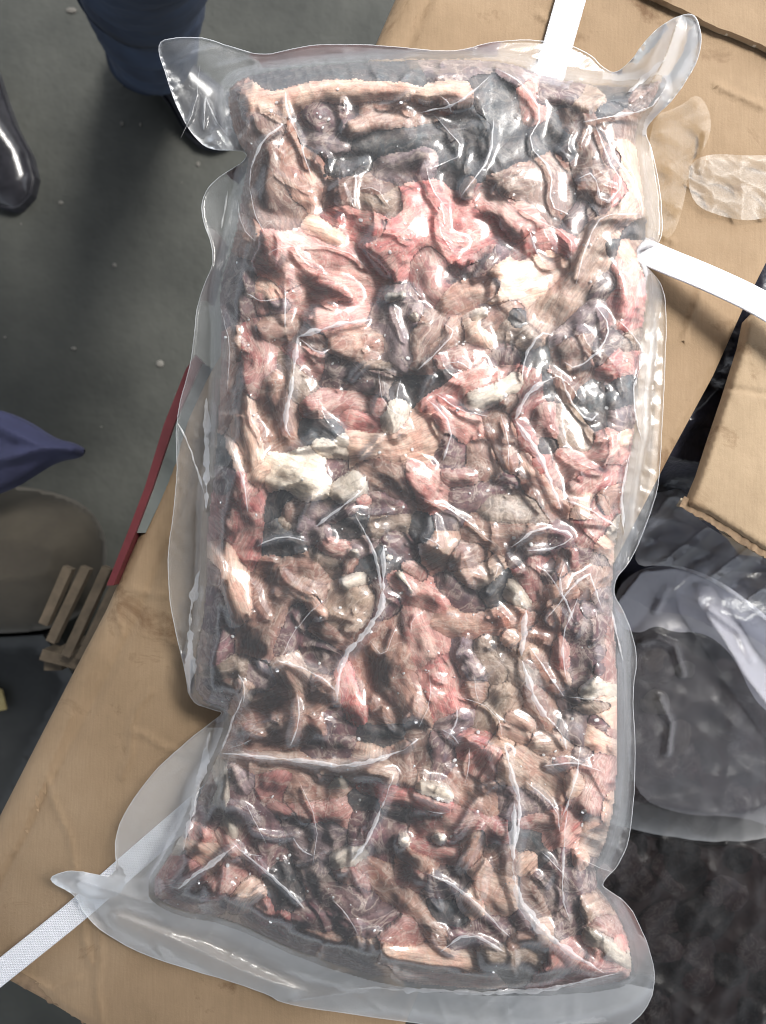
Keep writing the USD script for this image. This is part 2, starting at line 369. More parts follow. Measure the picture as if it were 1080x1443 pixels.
# torn corrugated edge at the bottom left
def torn_edge(line, z, parent, out, seed, depth=18, n=150):
    """Flutes and ragged liner paper along a torn edge. out: direction (pixels) in which it faces."""
    r = np.random.default_rng(seed)
    q, L = path_resample(line, n)
    q3 = P(q[:, 0], q[:, 1], z)
    o = np.array([out[0], -out[1], 0.0]); o /= np.linalg.norm(o)
    k = (ZC - z) / FPX
    rag = np.abs(fbm2(q[:, 0], q[:, 1], 14, seed, 4)) * 2 * depth * k
    wav = (0.0007 * np.sin(np.arange(n) * L * k / n / 0.0058 * 2 * np.pi) + 0.003 * fbm2(q[:, 0], q[:, 1], 11, seed + 8, 3)) * np.clip(0.6 + 2.5 * fbm2(q[:, 0], q[:, 1], 45, seed + 9, 2), 0, 1.2)
    rows = [q3 - o * 0.004 + [0, 0, -0.0035], q3 + o * (rag * 0.5 + 0.002)[:, None] + [0, 0, -0.0035] + np.outer(wav, [0, 0, 1])]
    V = np.vstack(rows + [rows[0] - [0, 0, .0004], rows[1] - [0, 0, .0004]])
    i = np.arange(n - 1)
    f = np.vstack([np.stack([i, i + 1, i + n + 1], 1), np.stack([i, i + n + 1, i + n], 1)])
    obj('corrugated_flute', (V, np.vstack([f, f[:, ::-1] + 2 * n])), M_inner, parent)
    rag2 = np.abs(fbm2(q[:, 0] + 50, q[:, 1], 20, seed + 5, 4)) * 2 * depth * k
    up = 0.001 + 0.004 * np.abs(fbm2(q[:, 0], q[:, 1] + 90, 18, seed + 6, 3))
    rows = [q3 - o * 0.003 + [0, 0, -0.0068], q3 + o * (rag2 + 0.001)[:, None] + np.stack([0 * up, 0 * up, -0.0068 - up], 1)]
    V = np.vstack(rows + [rows[0] - [0, 0, .0005], rows[1] - [0, 0, .0005]])
    obj('torn_liner', (V, np.vstack([f, f[:, ::-1] + 2 * n])), M_torn, parent)
torn_edge([(-60, 1336), (0, 1374), (40, 1396), (80, 1418), (128, 1447), (170, 1475)], Z0, carton, (-0.5, 0.85), 3)

# ------------------------------------------------------------------ the pack: outline, block, pieces
OUT = [(221, 58, 28), (250, 52, 28), (290, 53, 27), (330, 68, 24), (372, 78, 22), (400, 71, 24), (440, 63, 26), (500, 62, 26), (560, 66, 24), (620, 72, 22), (655, 70, 20), (685, 60, 22), (740, 55, 22), (800, 61, 20), (832, 76, 17), (850, 95, 14), (868, 105, 14),
       (890, 85, 22), (920, 45, 34), (948, 26, 42), (974, 17, 48), (986, 30, 50), (990, 60, 46), (980, 95, 38), (950, 140, 26), (922, 165, 18), (908, 185, 12), (920, 212, 10), (930, 260, 10), (935, 320, 12), (930, 344, 13), (908, 350, 13), (898, 356, 13), (912, 375, 11), (935, 402, 9), (940, 440, 7), (938, 520, 6), (933, 600, 7), (930, 680, 8), (915, 730, 9), (890, 790, 10), (868, 815, 12), (864, 838, 13),
       (880, 862, 12), (900, 920, 11), (891, 980, 11), (896, 1050, 12), (894, 1130, 13), (886, 1190, 16), (870, 1222, 20), (846, 1246, 22), (858, 1256, 22), (885, 1272, 24), (905, 1310, 24), (920, 1350, 22), (924, 1390, 20), (912, 1422, 18), (888, 1446, 15), (840, 1466, 12), (740, 1464, 9), (600, 1444, 8), (480, 1427, 8), (402, 1416, 9), (372, 1398, 8), (300, 1376, 8), (200, 1346, 8), (142, 1312, 12), (115, 1284, 18), (108, 1262, 24), (64, 1240, 30), (90, 1227, 36), (120, 1229, 34),
       (166, 1238, 24), (160, 1180, 20), (184, 1130, 18), (220, 1084, 16), (260, 1048, 14), (300, 1016, 13), (316, 1004, 13), (300, 1000, 14), (268, 990, 16), (262, 950, 17), (250, 900, 18), (238, 840, 18), (236, 780, 18), (246, 720, 20), (250, 650, 21), (248, 604, 22), (255, 560, 22), (270, 510, 22), (275, 470, 22), (278, 430, 22), (290, 395, 23), (302, 370, 23), (298, 340, 23), (285, 310, 23), (285, 280, 23), (300, 255, 23), (325, 240, 24), (345, 226, 24), (349, 215, 24), (330, 211, 25), (296, 212, 12), (270, 190, 8), (245, 140, 12), (230, 95, 20)]
OUT = [(x, y, 6 + 0.62 * (h - 6)) for x, y, h in OUT]
out_px = smooth_closed(OUT, 2)
out_px[:, 0] += 3.0 * fbm2(out_px[:, 0], out_px[:, 1], 17, 91, 3)
out_px[:, 1] += 3.0 * fbm2(out_px[:, 0], out_px[:, 1], 17, 92, 3)
out_poly = Polygon(out_px[:, :2]).buffer(0)
block = Polygon(smooth_closed([(318, 128), (340, 108), (390, 98), (500, 86), (640, 82), (720, 86), (770, 108), (860, 122), (915, 118), (935, 108), (925, 135), (893, 180), (905, 250), (915, 330), (895, 355), (915, 400), (905, 480), (900, 570), (885, 680), (862, 800), (868, 900), (872, 980), (872, 1080), (862, 1170), (832, 1240), (880, 1300), (896, 1374), (868, 1388), (760, 1396), (690, 1396), (560, 1385), (430, 1347), (320, 1294), (250, 1284), (205, 1258), (250, 1190), (290, 1100), (322, 1035), (325, 1000), (276, 986), (274, 930), (290, 850), (290, 760), (303, 650), (310, 540), (312, 470), (308, 400), (330, 340), (340, 270), (352, 215), (330, 190)], 1)).buffer(0)

G = 2.0
X0, Y0, X1, Y1 = 40, 0, 1010, 1480
nx, ny = int((X1 - X0) / G) + 1, int((Y1 - Y0) / G) + 1
gx, gy = np.meshgrid(X0 + G * np.arange(nx), Y0 + G * np.arange(ny))
in_block = inside(block, gx.ravel(), gy.ravel()).reshape(ny, nx)
in_out = inside(out_poly, gx.ravel(), gy.ravel()).reshape(ny, nx)
dist_in = ndimage.distance_transform_edt(in_block) * G
def at(field, x, y, order=1):
    x, y = np.atleast_1d(np.asarray(x, float)), np.atleast_1d(np.asarray(y, float))
    return ndimage.map_coordinates(field, [(y - Y0) / G, (x - X0) / G], order=order, mode='nearest')
from scipy.spatial import cKDTree
tree = cKDTree(out_px[:, :2])
_, idx = tree.query(np.stack([gx.ravel(), gy.ravel()], 1))
edge_h = (Z0 + out_px[idx, 2] / 1000).reshape(ny, nx)
seam = ndimage.gaussian_filter(edge_h, 5)
sm = np.clip(dist_in / 34, 0, 1)
TOP = Z0 + 0.021 + 0.027 * np.sqrt(1 - (1 - sm) ** 2) + 0.006 * fbm2(gx, gy, 95, 17, 2) * sm

pieces = '''
K 385,112 450,98 520,98 590,112|11
T 300,118 330,160|17
C 345,146 400,131 470,122 560,120 650,130|14
M 448,168 495,158|16
T 495,166 560,152 630,150|18
K 510,205 600,196 690,176|13
T 366,190 372,245 398,300|24
T 412,212 432,262|26
G 430,190 472,202|14
K 478,236 505,226|14
O 505,272 548,286|17
T 465,268 525,262|19
C 438,320 472,332|11
P 396,350 440,378 505,385|28
R 480,300 530,318|18
M 336,372 346,410|15
G 540,235 600,226|17
K 688,112 706,150 690,195|20
K 640,172 660,200 648,225|20
K 716,226 745,214|17
K 780,186 802,202|15
G 612,100 690,92 730,106|15
P 742,122 752,155|13
M 765,126 800,124|15
O 822,140 846,136|13
K 856,152|11
T 812,172 832,222 852,285|19
T 862,172 884,184|16
T 898,136 928,114|12
C 880,200 892,245 904,280|10
R 872,258 868,285|11
T 728,246 770,238 782,290|24
P 695,288 720,318 752,310|18
R 560,335 610,300 640,335 690,322|32
R 655,372 695,350|13
M 634,392 700,352|14
R 735,352 770,332 802,348|13
C 718,395 755,392 785,375|26
C 880,290 836,345 802,400 772,452|19
K 862,346 902,322|13
M 814,312 832,296|15
R 892,388 880,425|20
T 640,420 700,398|15
R 600,360 620,400|18
M 342,405 338,440|14
C 330,470 326,500|9
R 356,480 372,512 352,540|17
T 368,470 412,462|11
P 438,412 478,400|23
P 455,442 500,430|14
T 388,540 390,585 398,622|18
C 342,562 346,605 352,650|12
O 405,510 420,545|14
G 562,430 545,470 560,505|23
W 548,418 566,416|7
W 581,445|7
T 612,470 590,500 606,520|20
M 466,512 508,538 545,546|17
O 512,512 548,514|8
K 552,548 590,542 625,524|15
T 478,490 532,484|17
P 440,572 482,566 535,568|11
R 494,586 524,596|11
K 430,606 468,612|12
W 404,660 430,668|33
W 480,622|12
W 484,690 502,680|16
C 508,630 556,628 602,612|19
M 466,658 478,650|11
T 528,662 562,690|19
M 532,706 555,712|14
R 326,700 348,722 338,752|22
P 348,694 340,708|11
K 378,728 402,704|12
K 482,742 500,740|14
G 430,742 450,750|14
O 530,742 562,736|11
M 308,662 314,690|12
T 640,472 606,492|15
O 716,464 748,474|12
W 672,446 684,442|9
M 696,512 712,502|11
P 616,564 660,534 702,520|15
W 672,562 700,550 724,540|15
P 632,592 655,605|13
M 634,636|15
T 672,642 682,662|13
P 634,672 664,672|9
P 588,676 612,694|17
M 648,698 706,686|13
O 700,714 745,722|17
T 678,746 742,752|15
K 598,742|13
G 624,738 640,732|12
T 702,590 722,640|13
K 758,508 772,545|13
G 786,470 842,438|13
M 846,492 862,484|12
K 828,562 842,585|15
K 888,536 868,566|11
G 874,586|12
O 798,580 822,622|17
P 786,662 826,644 858,628|14
R 818,688 846,668|15
K 768,626|11
T 762,682 776,706|13
C 742,642 750,660|10
C 314,782 320,822 338,856|14
T 408,826 382,852 370,885|22
T 392,800 436,798|14
O 444,786 472,792|10
M 416,858 410,890 400,910|11
W 500,778|8
W 488,822 512,814|9
O 504,848 482,876|20
T 462,892 478,898|13
M 452,922 462,930|16
M 296,932 312,896|11
O 296,948 336,940|12
G 358,946 370,960|12
C 408,942 432,975|14
T 362,1006 415,992 455,978|20
T 352,1042 440,1022|16
M 446,1056 480,1048|15
T 544,915 530,960 562,1000|28
W 535,962|7
R 488,948 502,1002|13
P 598,886 612,920|20
R 618,930 634,985|20
W 548,786|6
P 555,812 585,832 614,848|12
W 562,810 580,832|7
M 556,768 572,776|12
K 516,1034 565,1028|11
W 312,1080 306,1120 322,1172|12
C 318,1066 400,1076 480,1080 548,1092|10
M 346,1126 372,1165 360,1205|20
T 425,1104 470,1116|16
W 462,1112 480,1104|9
T 612,880 680,884 745,858|13
T 742,856 800,826|13
M 634,826 662,848|13
K 688,834 704,822|12
G 736,786 752,776|12
O 686,908 702,944|13
T 666,972|12
G 634,1018 652,1012|12
C 716,1010 744,1022|9
R 664,1046 684,1034|12
M 800,872 832,902 814,955|18
P 784,906 792,936|11
G 840,918|12
W 828,974 848,962 862,970|12
O 806,998 854,996|8
M 846,942|9
M 836,1016 850,1022|9
T 748,966 772,1015|13
C 738,1078 772,1104|20
T 656,1108 684,1136|16
P 852,1078 830,1134|16
G 818,1060|12
R 240,1240 262,1226|15
C 276,1198 296,1212|14
P 330,1226 302,1258|14
M 282,1272 310,1280|9
K 388,1236 402,1272|18
G 436,1222 452,1232|14
M 462,1248 508,1284|18
M 425,1290 455,1304|13
R 526,1108 580,1130 622,1150|15
W 594,1112 628,1120|9
R 596,1162 655,1150 704,1172|15
M 552,1144 568,1150|14
W 570,1186|6
W 618,1184|9
T 586,1208 602,1224|11
M 620,1242 644,1240|16
C 684,1250 716,1262|16
T 516,1216 565,1268 622,1322|11
M 636,1322 704,1310|14
M 494,1306 548,1296|15
C 552,1350 650,1358|15
O 694,1348 768,1360|15
W 834,1322 884,1354|11
P 852,1300 868,1312|11
R 872,1322 876,1340|8
M 786,1206 796,1216|11
P 806,1158 772,1192|12
M 736,1296 746,1310|11
T 700,1200 712,1218|12
T 440,1342 540,1370|9
C 570,1376 690,1384|10
P 780,1384 876,1378|9
T 330,1286 420,1330|9
G 760,1250 780,1270|12
'''
cover = np.zeros((ny, nx), bool)
Hs = np.full((ny, nx), -1.0)

def piece_mesh(path, hw, seed, flat=0.75, nz=18, ns=18, rough=0.26, lift=0.0):
    q, L = path_resample(path, nz)
    ext = hw * 0.5
    t = np.linspace(-1, 1, nz)
    d = np.gradient(q, axis=0); d /= np.linalg.norm(d, axis=1, keepdims=True) + 1e-9
    q = q + d * (np.sign(t) * np.clip(np.abs(t) - 0.5, 0, 1) * 2 * ext)[:, None]
    nrm = np.stack([-d[:, 1], d[:, 0]], 1)
    r = np.random.default_rng(seed)
    taper = 1 + (r.random() - 0.5) * 0.5 * t
    rho = np.clip(1 - np.abs(t) ** 4, 0.0, 1) ** 0.5 * taper
    phi = np.linspace(0, 2 * np.pi, ns, endpoint=False)
    c, s = np.cos(phi), np.sin(phi)
    e = 0.42 + 0.3 * r.random()
    cl, cz = np.sign(c) * np.abs(c) ** e, np.sign(s) * np.abs(s) ** e
    tilt = (r.random() - 0.5) * 0.6
    k0 = (ZC - Z0 - 0.04) / FPX
    tz = min(hw * k0 * flat, 0.010)
    lat = hw * rho[:, None] * cl[None]
    px, py = q[:, 0:1] + nrm[:, 0:1] * lat, q[:, 1:2] + nrm[:, 1:2] * lat
    n1 = fbm2(px + 300 * cz[None], py + 200 * cz[None], 24, seed % 97, 4)
    n2 = fbm2(px + 300 * cz[None] + 500, py + 200 * cz[None], 20, seed % 89 + 3, 3)
    n3 = fbm2(px, py, 8, seed % 83 + 5, 3)
    px = px + n1 * rough * 3.2 * hw * (rho[:, None] > 0)
    py = py + n2 * rough * 3.2 * hw * (rho[:, None] > 0)
    cx, cy = q.mean(0)
    ztop = at(TOP, q[:, 0], q[:, 1]) + lift + (r.random() - 0.4) * 0.005
    ztop = 0.5 * ztop + 0.5 * ztop.mean()
    z = (ztop - tz)[:, None] + tz * rho[:, None] * (cz[None] + tilt * cl[None]) + (n2 * 0.35 + n3 * 0.25) * tz * 1.6 * (rho[:, None] > 0)
    V = P(px, py, z).reshape(-1, 3)
    uv = np.stack([np.broadcast_to((np.linspace(0, L + 2 * ext, nz) * k0)[:, None], px.shape), np.broadcast_to((phi * hw * k0)[None], px.shape)], -1).reshape(-1, 2)
    i, j = np.meshgrid(np.arange(nz - 1), np.arange(ns), indexing='ij')
    a, b = i * ns + j, i * ns + (j + 1) % ns
    f = np.concatenate([np.stack([a, a + ns, b + ns], -1).reshape(-1, 3), np.stack([a, b + ns, b], -1).reshape(-1, 3)])
    m = trimesh.Trimesh(V, f, process=False)
    if m.volume < 0:
        f = f[:, ::-1]
    return V, f, uv, np.stack([px, py, z], -1).reshape(-1, 3)

def raster(pts, f):
    global Hs
    a, b, c = pts[f[:, 0]], pts[f[:, 1]], pts[f[:, 2]]
    for u in np.linspace(0, 1, 5):
        for v in np.linspace(0, 1 - u, max(1, int(5 * (1 - u)))):
            p = a * (1 - u - v) + b * u + c * v
            i, j = np.round((p[:, 1] - Y0) / G).astype(int), np.round((p[:, 0] - X0) / G).astype(int)
            ok = (i >= 0) & (i < ny) & (j >= 0) & (j < nx)
            np.maximum.at(Hs, (i[ok], j[ok]), p[ok, 2])

pack = thing('vacuum_pack', 'clear vacuum sealed bag full of frozen chopped mixed meat lying across the brown carton', 'vacuum pack')
plist = []
for ln in pieces.strip().splitlines():
    head, hw = ln.split('|')
    ty, *pp = head.split()
    plist.append((ty, [tuple(map(float, s.split(','))) for s in pp], float(hw)))
WARPX = 22 * fbm2(gx, gy, 50, 51, 2) + 7 * fbm2(gx, gy, 12, 52, 3)
WARPY = 22 * fbm2(gx, gy, 50, 53, 2) + 7 * fbm2(gx, gy, 12, 54, 3)
best = np.full((ny, nx), 9e9); second = np.full((ny, nx), 9e9); owner = np.full((ny, nx), -1)
fields = []
def add_field(ty, path, hw, k):
    """How near each place of the block is to this piece, in half-widths; the nearest piece owns the place."""
    global best, second, owner
    q, L = path_resample(path, 24)
    R = 3.4 * hw + 16
    i0, i1 = max(0, int((q[:, 1].min() - R - Y0) / G)), min(ny, int((q[:, 1].max() + R - Y0) / G) + 1)
    j0, j1 = max(0, int((q[:, 0].min() - R - X0) / G)), min(nx, int((q[:, 0].max() + R - X0) / G) + 1)
    w = (slice(i0, i1), slice(j0, j1))
    wk = min(1.0, hw / 16) * {'W': 0.45, 'C': 0.75}.get(ty, 1.0)
    x, y = gx[w] + WARPX[w] * wk, gy[w] + WARPY[w] * wk
    D = np.full(x.shape, 9e9); U = np.zeros(x.shape); VV = np.zeros(x.shape); acc = 0.0
    for (ax, ay), (bx, by) in zip(q[:-1], q[1:]):
        dx, dy = bx - ax, by - ay
        l = math.hypot(dx, dy) + 1e-9
        t = np.clip(((x - ax) * dx + (y - ay) * dy) / (l * l), 0, 1)
        d = np.hypot(x - ax - t * dx, y - ay - t * dy)
        m = d < D
        D = np.where(m, d, D); U = np.where(m, acc + ((x - ax) * dx + (y - ay) * dy) / l, U); VV = np.where(m, ((y - ay) * dx - (x - ax) * dy) / l, VV)
        acc += l
    s_ = D / hw
    if ty == 'W' or hw < 10:
        s_ = np.where(s_ > 1, 1 + (s_ - 1) * 3.5, s_)
    mb = s_ < best[w]
    sec = np.where(mb, best[w], np.minimum(second[w], s_))
    second[w] = sec
    owner[w] = np.where(mb, k, owner[w])
    best[w] = np.where(mb, s_, best[w])
    fields.append((ty, hw, w, s_, U, VV, np.array(path).mean(0)))
jobs = [(ty, path, hw) for ty, path, hw in plist]
for k, (ty, path, hw) in enumerate(jobs):
    add_field(ty, path, hw * (1.35 if ty == 'K' and path[0][1] < 260 else {'M': 1.05, 'P': 1.15, 'T': 1.1, 'R': 1.1, 'C': 1.1}.get(ty, 1.0)), k)
tries = 0
while len(jobs) < 330 and tries < 9000:
    tries += 1
    x, y = rnd.uniform(215, 925), rnd.uniform(85, 1375)
    i, j = int((y - Y0) / G), int((x - X0) / G)
    if not in_block[i, j] or best[i, j] < 1.5 + 0.3 * rnd.random():
        continue
    hw = rnd.uniform(8, 18)
    L, a_ = rnd.uniform(0.2, 1.9) * hw, rnd.uniform(0, math.pi)
    ty = rnd.choices('RPTMKCWGO', weights=[13, 21, 22, 15, 4, 18, 6, 7, 8])[0]
    jobs.append((ty, [(x - L * math.cos(a_), y - L * math.sin(a_)), (x + rnd.uniform(-5, 5), y + rnd.uniform(-5, 5)), (x + L * math.cos(a_), y + L * math.sin(a_))], hw))
    add_field(ty, jobs[-1][1], hw, len(jobs) - 1)
cell_in = in_block[:-1, :-1] & in_block[1:, 1:] & in_block[:-1, 1:] & in_block[1:, :-1]
KPX = (ZC - Z0 - 0.04) / FPX
for k, (ty, hw, w, s_, U, VV, cen_) in enumerate(fields):
    r = np.random.default_rng(900 + k)
    own = (owner[w] == k)
    cells = own[:-1, :-1] & cell_in[w[0].start:w[0].stop - 1, w[1].start:w[1].stop - 1]
    if cells.sum() < 6:
        continue
    other = np.where(own, second[w], best[w])
    b_ = np.clip(other - s_, 0, 9) * hw / 2.0
    depth = r.uniform(0.0004, 0.0014)
    lift = {'W': 0.0018, 'C': 0.001, 'P': 0.0006, 'K': -0.0012, 'M': -0.0010}.get(ty, 0.0) + r.uniform(-0.0013, 0.0013) + (0.0008 if hw < 10 else 0)
    tx, tyy = r.normal(0, 0.12, 2)
    X, Y = gx[w], gy[w]
    zz = TOP[w] + 0.75 * lift + KPX * (tx * (X - cen_[0]) + tyy * (Y - cen_[1])) * np.exp(-s_ * 0.25)
    zz = zz - depth * np.exp(-b_ / (1.6 + 0.07 * hw)) - 0.0008 * np.clip(s_, 0, 2) ** 2
    zz = zz + 0.0012 * fbm2(X, Y, 26, 60 + k % 7, 3) + 0.0011 * fbm2(U * 0.35 + 31 * k, VV, 9, 70 + k % 5, 3) + 0.0006 * fbm2(X, Y, 5, 80, 2)
    edge = np.clip(dist_in[w] / 10, 0, 1)
    zz = np.maximum(zz - 0.003 * (1 - edge), seam[w] + 0.0015 + 0.001 * fbm2(X, Y, 12, 90, 2))
    ci, cj = np.nonzero(cells)
    nw = X.shape[1]
    q4 = np.stack([ci * nw + cj, (ci + 1) * nw + cj, (ci + 1) * nw + cj + 1, ci * nw + cj + 1], 1)
    f = np.vstack([q4[:, [0, 1, 2]], q4[:, [0, 2, 3]]])
    u_, inv = np.unique(f, return_inverse=True)
    f = inv.reshape(f.shape)
    px_, py_, pz_ = X.ravel()[u_], Y.ravel()[u_], zz.ravel()[u_]
    V = P(px_ + 0.6 * np.sin(py_ * 1.7), py_ + 0.6 * np.sin(px_ * 1.9), pz_)
    uv = np.stack([U.ravel()[u_], VV.ravel()[u_]], 1) * KPX
    if len(f) and np.cross(V[f[0, 1]] - V[f[0, 0]], V[f[0, 2]] - V[f[0, 0]])[2] < 0:
        f = f[:, ::-1]
    e = np.vstack([f[:, [0, 1]], f[:, [1, 2]], f[:, [2, 0]]])
    key = set(map(tuple, e.tolist()))
    be = np.array([x_ for x_ in e.tolist() if (x_[1], x_[0]) not in key])
    n = len(V)
    A, B = V[be[:, 0]], V[be[:, 1]]
    A2, B2 = A - [0, 0, 0.009], B - [0, 0, 0.009]
    m4 = len(be); o_ = np.arange(m4)
    V = np.vstack([V, A, B, B2, A2])
    f = np.vstack([f, np.stack([n + o_, n + 3 * m4 + o_, n + 2 * m4 + o_], 1), np.stack([n + o_, n + 2 * m4 + o_, n + m4 + o_], 1)])
    uv = np.vstack([uv, uv[be[:, 0]], uv[be[:, 1]], uv[be[:, 1]], uv[be[:, 0]]])
    obj(PART[ty], (V, f), MEAT[ty], pack, smooth=True, uv=uv)
    hh = Hs[w]
    vm = np.zeros(X.shape, bool); vm.ravel()[u_] = True
    Hs[w] = np.where(vm, np.maximum(hh, zz), hh)
# frozen juice that fills the rest of the block
core_z = TOP - 0.0135 + 0.007 * fbm2(gx, gy, 20, 21, 4)
bp = block.buffer(-5)
pts, tri, nb = sheet(bp, 5.0, None)
cz = at(core_z, pts[:, 0], pts[:, 1])
cz[:nb] -= 0.004
V = P(pts[:, 0], pts[:, 1], cz)
W = P(pts[:, 0], pts[:, 1], np.full(len(pts), Z0 + 0.004))
i = np.arange(nb); j = (i + 1) % nb; n = len(V)
obj('frozen_juice', (np.vstack([V, W]), np.vstack([tri, tri[:, ::-1] + n, np.stack([i, j, j + n], 1), np.stack([i, j + n, i + n], 1)])), M_ice, pack)
Hs = np.maximum(Hs, np.where(in_block, core_z, -1))

# ------------------------------------------------------------------ the film drawn down on the block
CREASE = '''
3|403,128 402,150 420,190 437,245
3|350,262 355,230 372,195 403,172
2|350,262 358,300 375,332
3|503,240 500,290
2|503,268 530,262 550,292
3|312,322 322,268
2|335,280 340,320 360,340
3|290,135 288,182
3|290,135 302,165 322,192
2|282,88 276,150 255,195
2|370,362 400,346 480,347 522,382
3|692,106 640,150 590,158
3|695,165 693,220 650,276
3|700,95 740,120 765,160 742,202 780,240 775,290 802,302
4|820,172 865,163 915,155 938,125
3|840,175 856,222 880,260 850,292 838,242 815,252
3|870,200 900,260 907,305
2|725,290 745,302 805,332 807,362
3|906,302 850,302 830,332 812,400
4|885,130 940,82
3|402,400 402,462
4|420,475 480,456 522,450
5|420,475 412,540 400,600 412,618
3|420,475 450,500 466,490
5|291,560 292,640 290,718
3|250,592 275,650 289,705
2|310,430 325,490 320,552
3|322,620 345,682 350,722
3|445,742 480,716 512,690
3|500,722 530,782 541,850
2|533,525 540,570 572,590
3|588,522 612,500 642,470 625,455
3|780,472 760,470 740,500 735,542
4|725,590 750,546 785,530
5|725,590 760,640 780,690 790,716
3|790,520 800,560 830,596 846,580
3|840,430 862,460 850,490 812,520 795,510
3|870,450 900,480 906,500 890,560 905,622
3|790,702 830,716 872,746
3|888,640 876,700 880,752
3|720,772 760,742 812,750 790,772 742,776
5|541,768 541,850 520,890 480,926 475,992
3|390,930 450,950 475,975
2|395,928 420,880 462,842
5|283,800 270,850 266,900 268,980
3|342,980 322,1030 312,1060
4|312,1062 400,1070 500,1081 560,1062 592,1040
2|600,860 581,872 580,892
5|258,1200 278,1110 296,1032
5|735,930 760,1000 790,1030 800,1056
4|742,860 735,925
3|745,910 780,960 796,982
3|770,872 830,800 838,832 850,862
3|815,842 790,900 800,962
3|862,860 878,932
4|712,1050 720,1090 735,1130 725,1205
3|790,1172 785,1140 740,1100
2|800,982 852,986
3|820,1050 812,1100 792,1152
4|250,1252 335,1190
3|340,1200 390,1240 430,1282
2|345,1130 376,1190
4|556,1090 522,1180 495,1216
6|725,1130 722,1260 770,1320 852,1372
3|800,1132 790,1262 806,1302
2|868,1232 842,1222 815,1210
4|500,1392 740,1402 872,1372
3|620,1342 660,1312 712,1342
3|600,1230 650,1252 720,1322
2|590,700 640,720 700,770
3|600,560 640,600 625,650
2|560,880 540,930 520,900
2|640,980 700,1000 712,1050
2|420,1100 450,1160 440,1220
2|610,160 660,215 600,240
'''
closed = ndimage.grey_dilation(Hs, size=(9, 9))
obst = np.where(Hs > 0, Hs, -1.0)
on_m = (Hs > 0).astype(float)
cl_ = ndimage.grey_closing(np.maximum(obst, Z0), size=(9, 9))
bl_ = ndimage.gaussian_filter(cl_ * on_m, 1.8) / np.maximum(ndimage.gaussian_filter(on_m, 1.8), 1e-6)
obst = np.where(Hs > 0, np.maximum(bl_, Hs - 0.0004), obst) + 0.0010
grown = ndimage.grey_dilation(np.where(Hs > 0, Hs, -1.0), size=(5, 5)) + 0.0006
obst = np.where((Hs <= 0) & (grown > 0), np.maximum(obst, grown), obst)
zc_base = np.where(in_block, TOP, Z0 + 0.012)
def lay(pts, lift, sag=0.0):
    q, L = path_resample(pts, max(4, int(np.sum(np.linalg.norm(np.diff(np.array(pts), axis=0), axis=1)) / 1.2)), 1)
    q = q + 5.0 * np.stack([fbm2(q[:, 0], q[:, 1], 22, 401, 3), fbm2(q[:, 0], q[:, 1], 22, 402, 3)], 1)
    z = np.maximum(at(closed, q[:, 0], q[:, 1], 0), at(zc_base, q[:, 0], q[:, 1], 0) - 0.004)
    z = ndimage.gaussian_filter1d(z, 9, mode='nearest') + lift
    e = np.clip(np.minimum(np.arange(len(q)), np.arange(len(q))[::-1]) / 10.0, 0, 1)
    z = z - 0.0026 * (1 - e) - 0.0008
    z = z + 0.0010 * fbm2(q[:, 0], q[:, 1], 14, 5, 2)
    i, j = np.round((q[:, 1] - Y0) / G).astype(int), np.round((q[:, 0] - X0) / G).astype(int)
    ok = (i >= 0) & (i < ny) & (j >= 0) & (j < nx)
    np.maximum.at(obst, (i[ok], j[ok]), z[ok])
    return q
PLEATS = []
for ln in CREASE.strip().splitlines():
    w, pp = ln.split('|')
    PLEATS.append((lay([tuple(map(float, s.split(','))) for s in pp.split()], 0.0006 + 0.0008 * float(w)), float(w), True))
def inb(p):
    i, j = int((p[1] - Y0) / G), int((p[0] - X0) / G)
    return 0 <= i < ny and 0 <= j < nx and in_block[i, j]
n_auto = 0
while n_auto < 260:
    x, y = rnd.uniform(260, 910), rnd.uniform(95, 1375)
    if not inb((x, y)):
        continue
    a0, L = rnd.gauss(1.25, 0.75), rnd.uniform(22, 85)
    b0 = a0 + rnd.choice((-1, 1)) * rnd.uniform(0.1, 0.7)
    p1 = (x + L * .5 * math.cos(a0), y + L * .5 * math.sin(a0))
    p2 = (p1[0] + L * .5 * math.cos(b0), p1[1] + L * .5 * math.sin(b0))
    if not (inb(p1) and inb(p2)):
        continue
    lift = rnd.uniform(0.0012, 0.0042)
    q_ = lay([(x, y), p1, p2], lift)
    if rnd.random() < 0.10:
        PLEATS.append((q_, rnd.uniform(0.7, 1.5), False))
    for _ in range(rnd.choice((0, 1, 1, 2))):
        c0 = a0 + rnd.choice((-1, 1)) * rnd.uniform(0.6, 1.3)
        l2 = rnd.uniform(12, 36)
        p3 = (p1[0] + l2 * math.cos(c0), p1[1] + l2 * math.sin(c0))
        if inb(p3):
            lay([p1, p3], lift * 0.9)
    n_auto += 1
# crest of the loose flap along the bottom, raised off the carton
def crest(pts):
    q, L = path_resample(pts, 400)
    i, j = np.round((q[:, 1] - Y0) / G).astype(int), np.round((q[:, 0] - X0) / G).astype(int)
    np.maximum.at(obst, (i, j), Z0 + q[:, 2] / 1000)
crest([(112, 1242, 27), (180, 1264, 27), (250, 1284, 27), (330, 1298, 28), (400, 1328, 28), (450, 1357, 28), (560, 1389, 28), (700, 1401, 28), (790, 1402, 26), (890, 1382, 22)])
crest([(165, 1290, 22), (260, 1330, 22), (380, 1385, 18), (450, 1402, 14)])
crest([(410, 1412, 13), (480, 1400, 20), (560, 1398, 22)])
crest([(955, 30, 49), (935, 90, 44), (905, 135, 38)])
